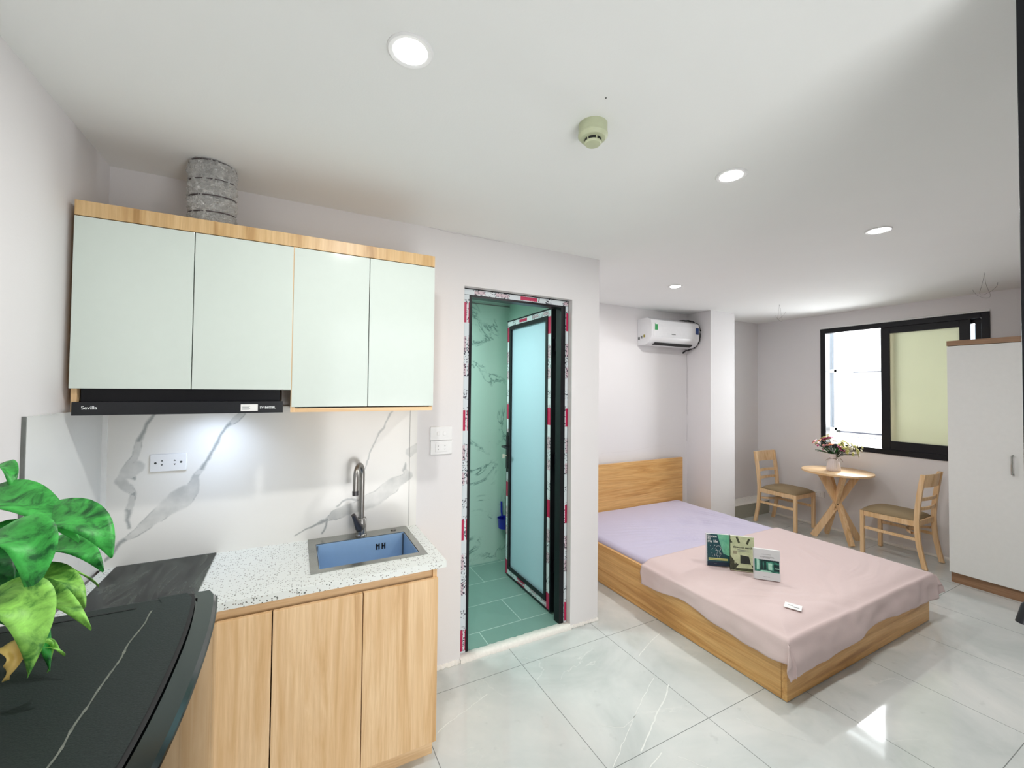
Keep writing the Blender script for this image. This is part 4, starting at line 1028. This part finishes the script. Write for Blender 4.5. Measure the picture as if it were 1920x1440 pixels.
def bk3(L, w_, h, t_):
    z0, z1 = h*.26, h*.66
    L(rect(w_*.02, w_*.97, z0, z1, .0003), 'cover_photo', m_b3)
    L(rect(w_*.10, w_*.20, z0+h*.06, z1, .0005), 'photo_window', m_b3l)
    L(rect(w_*.145, w_*.155, z0+h*.06, z1, .0007), 'photo_mullion', m_b3d)
    L(rect(w_*.24, w_*.34, z0+h*.05, z1-h*.04, .0005), 'photo_cabinet', m_b3d)
    L(MB().poly([(w_*.15, 0, z1), (w_*.97, 0, z1), (w_*.97, 0, z1-h*.09), (w_*.8, 0, z1-h*.04), (w_*.35, 0, z1-h*.06)], (0, -.0006, 0)), 'photo_ceiling', m_b3d)
    L(rect(w_*.38, w_*.47, z0+h*.09, z1-h*.07, .0006), 'photo_doorway', m_b3d)
    L(rect(w_*.55, w_*.70, z0+h*.08, z1-h*.1, .0006), 'photo_wall', m_b3l)
    L(rect(w_*.76, w_*.97, z0+h*.05, z1-h*.12, .0006), 'photo_shelf', m_b3d)
    L(rect(w_*.80, w_*.97, z0+h*.13, z0+h*.155, .0008), 'photo_worktop', m_b3l)
    L(MB().poly([(w_*.2, 0, z0), (w_*.7, 0, z0), (w_*.6, 0, z0+h*.05), (w_*.3, 0, z0+h*.05)], (0, -.0007, 0)), 'photo_floor', m_b3l)
    for z, a, b in ((.83, .30, .65), (.76, .24, .76), (.735, .22, .78), (.71, .36, .62), (.10, .36, .60)):
        L(rect(w_*a, w_*b, h*z, h*(z+.008)), 'print_line', m_greyink)
book((2.613, 2.030, TZ+.006), -.68, .152, .217, .030, -5, 'leftmost book with teal cover reading Listen to my life', m_b1, m_bookwhite, bk1)
book((2.690, 1.905, TZ+.006), -.80, .148, .232, .022, -4, 'middle book with sage cover reading down to earth', m_b2, m_b2d, bk2)
book((2.712, 1.748, TZ+.006), -.84, .150, .192, .026, -6, 'rightmost white book with a teal kitchen photo on cover', m_bookwhite, m_bookwhite, bk3)
# ------------------------------------------------------------------ table and chairs
TX, TY = 5.262, 2.452
tbl = thing('round_table', (TX, TY, 0), 'small round pale wood table with crossed legs under window', 'table')
MB().lathe([(.315, .728), (.322, .731), (.322, .748), (.319, .750)], (TX, TY, 0), 64).build('table_top', m_tablewood, tbl, smooth='angle')
feet = [(5.175-TX, 2.590-TY), (5.120-TX, 2.250-TY), (5.455-TX, 2.345-TY), (5.430-TX, 2.640-TY)]
for k, (fx, fy) in enumerate(feet):
    a = math.atan2(fy, fx); n_ = Vector((-sin(a), cos(a), 0))*(.016 if k % 2 else -.016)
    foot = Vector((TX+.215*cos(a), TY+.215*sin(a), .003))+n_; top = Vector((TX-.185*cos(a), TY-.185*sin(a), .727))+n_
    MB().bar(foot, top, .034, .062, (0, 0, 1)).build('leg', m_chairwood, tbl, bevel=.004)
mb = MB()
a = math.atan2(feet[1][1], feet[1][0])
for dx, z in ((-.01, .395), (.012, .36), (-.004, .325)):
    mb.lathe([(.006, 0), (.006, .001)], (0, 0, 0), 10)
    for v in mb.v[-20:]:
        v_ = v.copy(); v.x = TX-.05+.0*v_.z-.0; v.y = TY-.02+dx+v_.x; v.z = z+v_.y
mb.build('bolt_heads', m_ink, tbl)
def chair():
    t_ = thing('dining_chair', (0, 0, 0), '', 'chair', 'dining chairs at the round table')
    def L(mb, n, m, **k):
        mb.local = True; return mb.build(n, m, t_, **k)
    # local: front = -Y ; width .40, depth .45
    hw = .185
    for s in (-1, 1):
        L(MB().add([], []).bar((s*hw, -.20, .004), (s*hw, -.20, .425), .034, .034, (0, 1, 0)), 'leg', m_chairwood, bevel=.004)
        # rear leg swept curve continues as back post
        path = [(.275, .004), (.255, .10), (.232, .22), (.222, .34), (.220, .44), (.228, .56), (.245, .70), (.270, .862)]
        mb = MB(); P = []
        for (y, z) in path:
            w2, d2 = .014, .019
            P.append([(s*hw-w2, y-d2, z), (s*hw+w2, y-d2, z), (s*hw+w2, y+d2, z), (s*hw-w2, y+d2, z), (s*hw-w2, y-d2, z)])
        mb.grid(P); k0 = len(mb.v); n5 = len(path)
        mb.f += [[0, 1, 2, 3], [(n5-1)*5+q for q in (3, 2, 1, 0)]]; mb.m += [0, 0]
        L(mb, 'back_post', m_chairwood, bevel=.003)
    mb = MB().box(-hw-.012, hw+.012, -.212, -.190, .375, .425).box(-hw-.012, -hw+.010, -.19, .205, .375, .425).box(hw-.010, hw+.012, -.19, .205, .375, .425).box(-hw, hw, .205, .225, .375, .425)
    L(mb, 'seat_frame', m_chairwood, bevel=.003)
    mb = MB(); P = []; n1 = 24
    for i in range(n1+1):
        row = []
        for j in range(n1+1):
            u, v = i/n1*2-1, j/n1*2-1
            x = u*(.205-.012*(v+1)/2)*(1-.03*v*v); y = -.005+v*.215*(1-.04*u*u)
            z = .430+.042*(1-abs(u)**4)**.6*(1-abs(v)**4)**.6
            row.append((x, y, z))
        P.append(row)
    mb.grid(P); P2 = [[(p[0], p[1], .426) for p in r_] for r_ in P]; mb.grid(P2)
    # close the rim
    idx = [i*(n1+1) for i in range(n1+1)]+[n1*(n1+1)+j for j in range(1, n1+1)]+[i*(n1+1)+n1 for i in range(n1-1, -1, -1)]+[j for j in range(n1-1, 0, -1)]
    o2 = (n1+1)**2
    for q in range(len(idx)): a_, b_ = idx[q], idx[(q+1) % len(idx)]; mb.f.append([a_, b_, b_+o2, a_+o2]); mb.m.append(0)
    L(mb, 'seat_cushion', m_seat, smooth=True)
    def slat(z0, z1, y0, y1, bow, n, th=.014):
        mb = MB(); P = []
        for i in range(17):
            u = i/16*2-1; x = u*(hw-.010); b_ = bow*(1-u*u)
            P.append([(x, y0+b_-th/2, z0), (x, y1+b_-th/2, z1), (x, y1+b_+th/2, z1), (x, y0+b_+th/2, z0), (x, y0+b_-th/2, z0)])
        mb.grid(P); mb.f += [[0, 1, 2, 3], [16*5+q for q in (3, 2, 1, 0)]]; mb.m += [0, 0]
        L(mb, n, m_chairwood, smooth='angle')
    slat(.740, .860, .252, .270, .030, 'back_rest_panel')
    slat(.615, .645, .234, .238, .028, 'back_slat'); slat(.525, .555, .225, .228, .026, 'back_slat')
    for s in (-1, 1): L(MB().box(s*hw-.008, s*hw+.008, -.19, .225, .245, .272), 'side_stretcher', m_chairwood, bevel=.002)
    mb = MB(); P = []
    for i in range(17):
        u = i/16*2-1; x = u*(hw); b_ = -.09*(1-u*u)
        P.append([(x, .19+b_-.012, .300), (x, .19+b_-.012, .322), (x, .19+b_+.008, .322), (x, .19+b_+.008, .300), (x, .19+b_-.012, .300)])
    mb.grid(P); L(mb, 'curved_stretcher', m_chairwood, smooth='angle')
    return t_
c1 = chair(); c2 = copy_tree(c1)
c1.location = (5.262, 2.985, 0); c1['label'] = 'oak dining chair with olive seat left of the round table'
c2.location = (5.268, 1.945, 0); c2.rotation_euler = (0, 0, pi); c2['label'] = 'oak dining chair with olive seat between table and wardrobe'
# ------------------------------------------------------------------ vase with flowers
vs_ = thing('flower_vase', (5.215, 2.462, .75), 'ribbed white vase tied with string holding pink and yellow flowers', 'vase')
VC = (5.215, 2.462, .7505)
MB().lathe([(.046, 0), (.050, .004), (.049, .03), (.040, .075), (.026, .105), (.023, .115), (.026, .128), (.030, .145), (.024, .143), (.018, .12)], VC, 90, .035, 22).build('vase_body', m_vase, vs_, smooth=True)
mb = MB(); mb.tube([(VC[0]+.0275*cos(a), VC[1]+.0275*sin(a), VC[2]+.106) for a in np.linspace(0, 2*pi, 24)], .002, 6)
mb.tube([Vector(VC)+Vector((-.022, -.026, .106))+Vector((.035*sin(t_*pi)*.7, -.02*t_, -.02*sin(t_*pi))) for t_ in np.linspace(0, 1, 10)], .0016, 6)
mb.tube([Vector(VC)+Vector((-.010, -.03, .106))+Vector((.0, -.045*t_, -.018*t_+.018*sin(t_*3.1))) for t_ in np.linspace(0, 1, 10)], .0016, 6)
mb.tube([Vector(VC)+Vector((-.020, .0, .106))+Vector((-.01*t_, .045*t_, -.022*t_*t_)) for t_ in np.linspace(0, 1, 10)], .0016, 6)
mb.build('string_bow', m_string, vs_, smooth=True)
vs_.scale = (1.28, 1.28, 1.28); fl = random.Random(11); top0 = Vector(VC)+Vector((0, 0, .13))
def blossom(c_, r, mat, kind, npet=8):
    r = r*1.35
    c_ = Vector(c_); mb = MB(); ax = (c_-top0).normalized()
    a1 = ax.cross(Vector((0, 0, 1)));
    if a1.length < .1: a1 = Vector((1, 0, 0))
    a1.normalize(); a2 = ax.cross(a1)
    for ly, (rs, lift) in enumerate(((1, .25), (.65, .6))):
        for k in range(npet):
            a_ = 2*pi*(k+ly*.5)/npet; d = a1*cos(a_)+a2*sin(a_); s_ = -a1*sin(a_)+a2*cos(a_); R_ = r*rs*fl.uniform(.85, 1.1)
            wv = R_*.44
            mb.add([c_, c_+d*R_*.55+s_*wv+ax*R_*lift*.5, c_+d*R_+ax*R_*lift, c_+d*R_*.55-s_*wv+ax*R_*lift*.5, c_+d*R_*.6+ax*R_*(lift*.5+.12)],
                   [(0, 1, 4), (1, 2, 4), (2, 3, 4), (3, 0, 4), (0, 3, 2, 1)])
    return mb.build(kind, mat, vs_, smooth=True)
# directions: toward chair 1 (+Y) is image left, toward wardrobe (-Y) is image right
spec = [(0.00, .04, .135, .036, m_petal_p), (.00, -.055, .060, .034, m_petal_p), (-.02, .015, .085, .026, m_petal_o), (0, .145, .10, .020, m_petal_l), (.01, .125, .085, .018, m_petal_l),
        (.0, .07, .045, .018, m_petal_l), (-.02, .02, .135, .020, m_petal_w), (0, .075, .14, .022, m_petal_y), (.02, .05, .165, .016, m_petal_y), (-.01, -.02, .12, .020, m_petal_w), (0, -.05, .105, .018, m_petal_w)]
for i in range(34):
    dy = fl.uniform(-.19, -.06); spec.append((fl.uniform(-.04, .04), dy, .115+.35*dy+fl.uniform(-.035, .045), fl.uniform(.012, .018), fl.choice((m_petal_y, m_petal_w, m_petal_y))))
for i in range(22):
    dy = fl.uniform(.0, .13); spec.append((fl.uniform(-.05, .05), dy, .13-.3*dy+fl.uniform(-.04, .04), fl.uniform(.010, .016), fl.choice((m_petal_l, m_petal_p, m_petal_o, m_petal_y))))
for dx, dy, dz, r, m_ in spec:
    c_ = top0+Vector((dx, dy, dz)); blossom(c_, r, m_, 'blossom', 6 if r < .02 else 9)
    MB().tube([top0+Vector((dx*.08, dy*.08, -.02)), top0+Vector((dx*.45, dy*.45, dz*.62)), c_], .0013, 5).build('flower_stem', m_stem, vs_)
for i in range(22):
    a_ = fl.uniform(-1, 1); dy = a_*.13; tip = top0+Vector((fl.uniform(-.05, .05), dy, .05+fl.uniform(-.03, .05))); bb_ = top0+Vector((0, dy*.1, 0))
    leaf_mb(bb_, bb_.lerp(tip, .5)+Vector((0, 0, .01)), tip, .014, .3).build('leaf', m_leafd if i % 3 else m_stem, vs_, smooth=True)
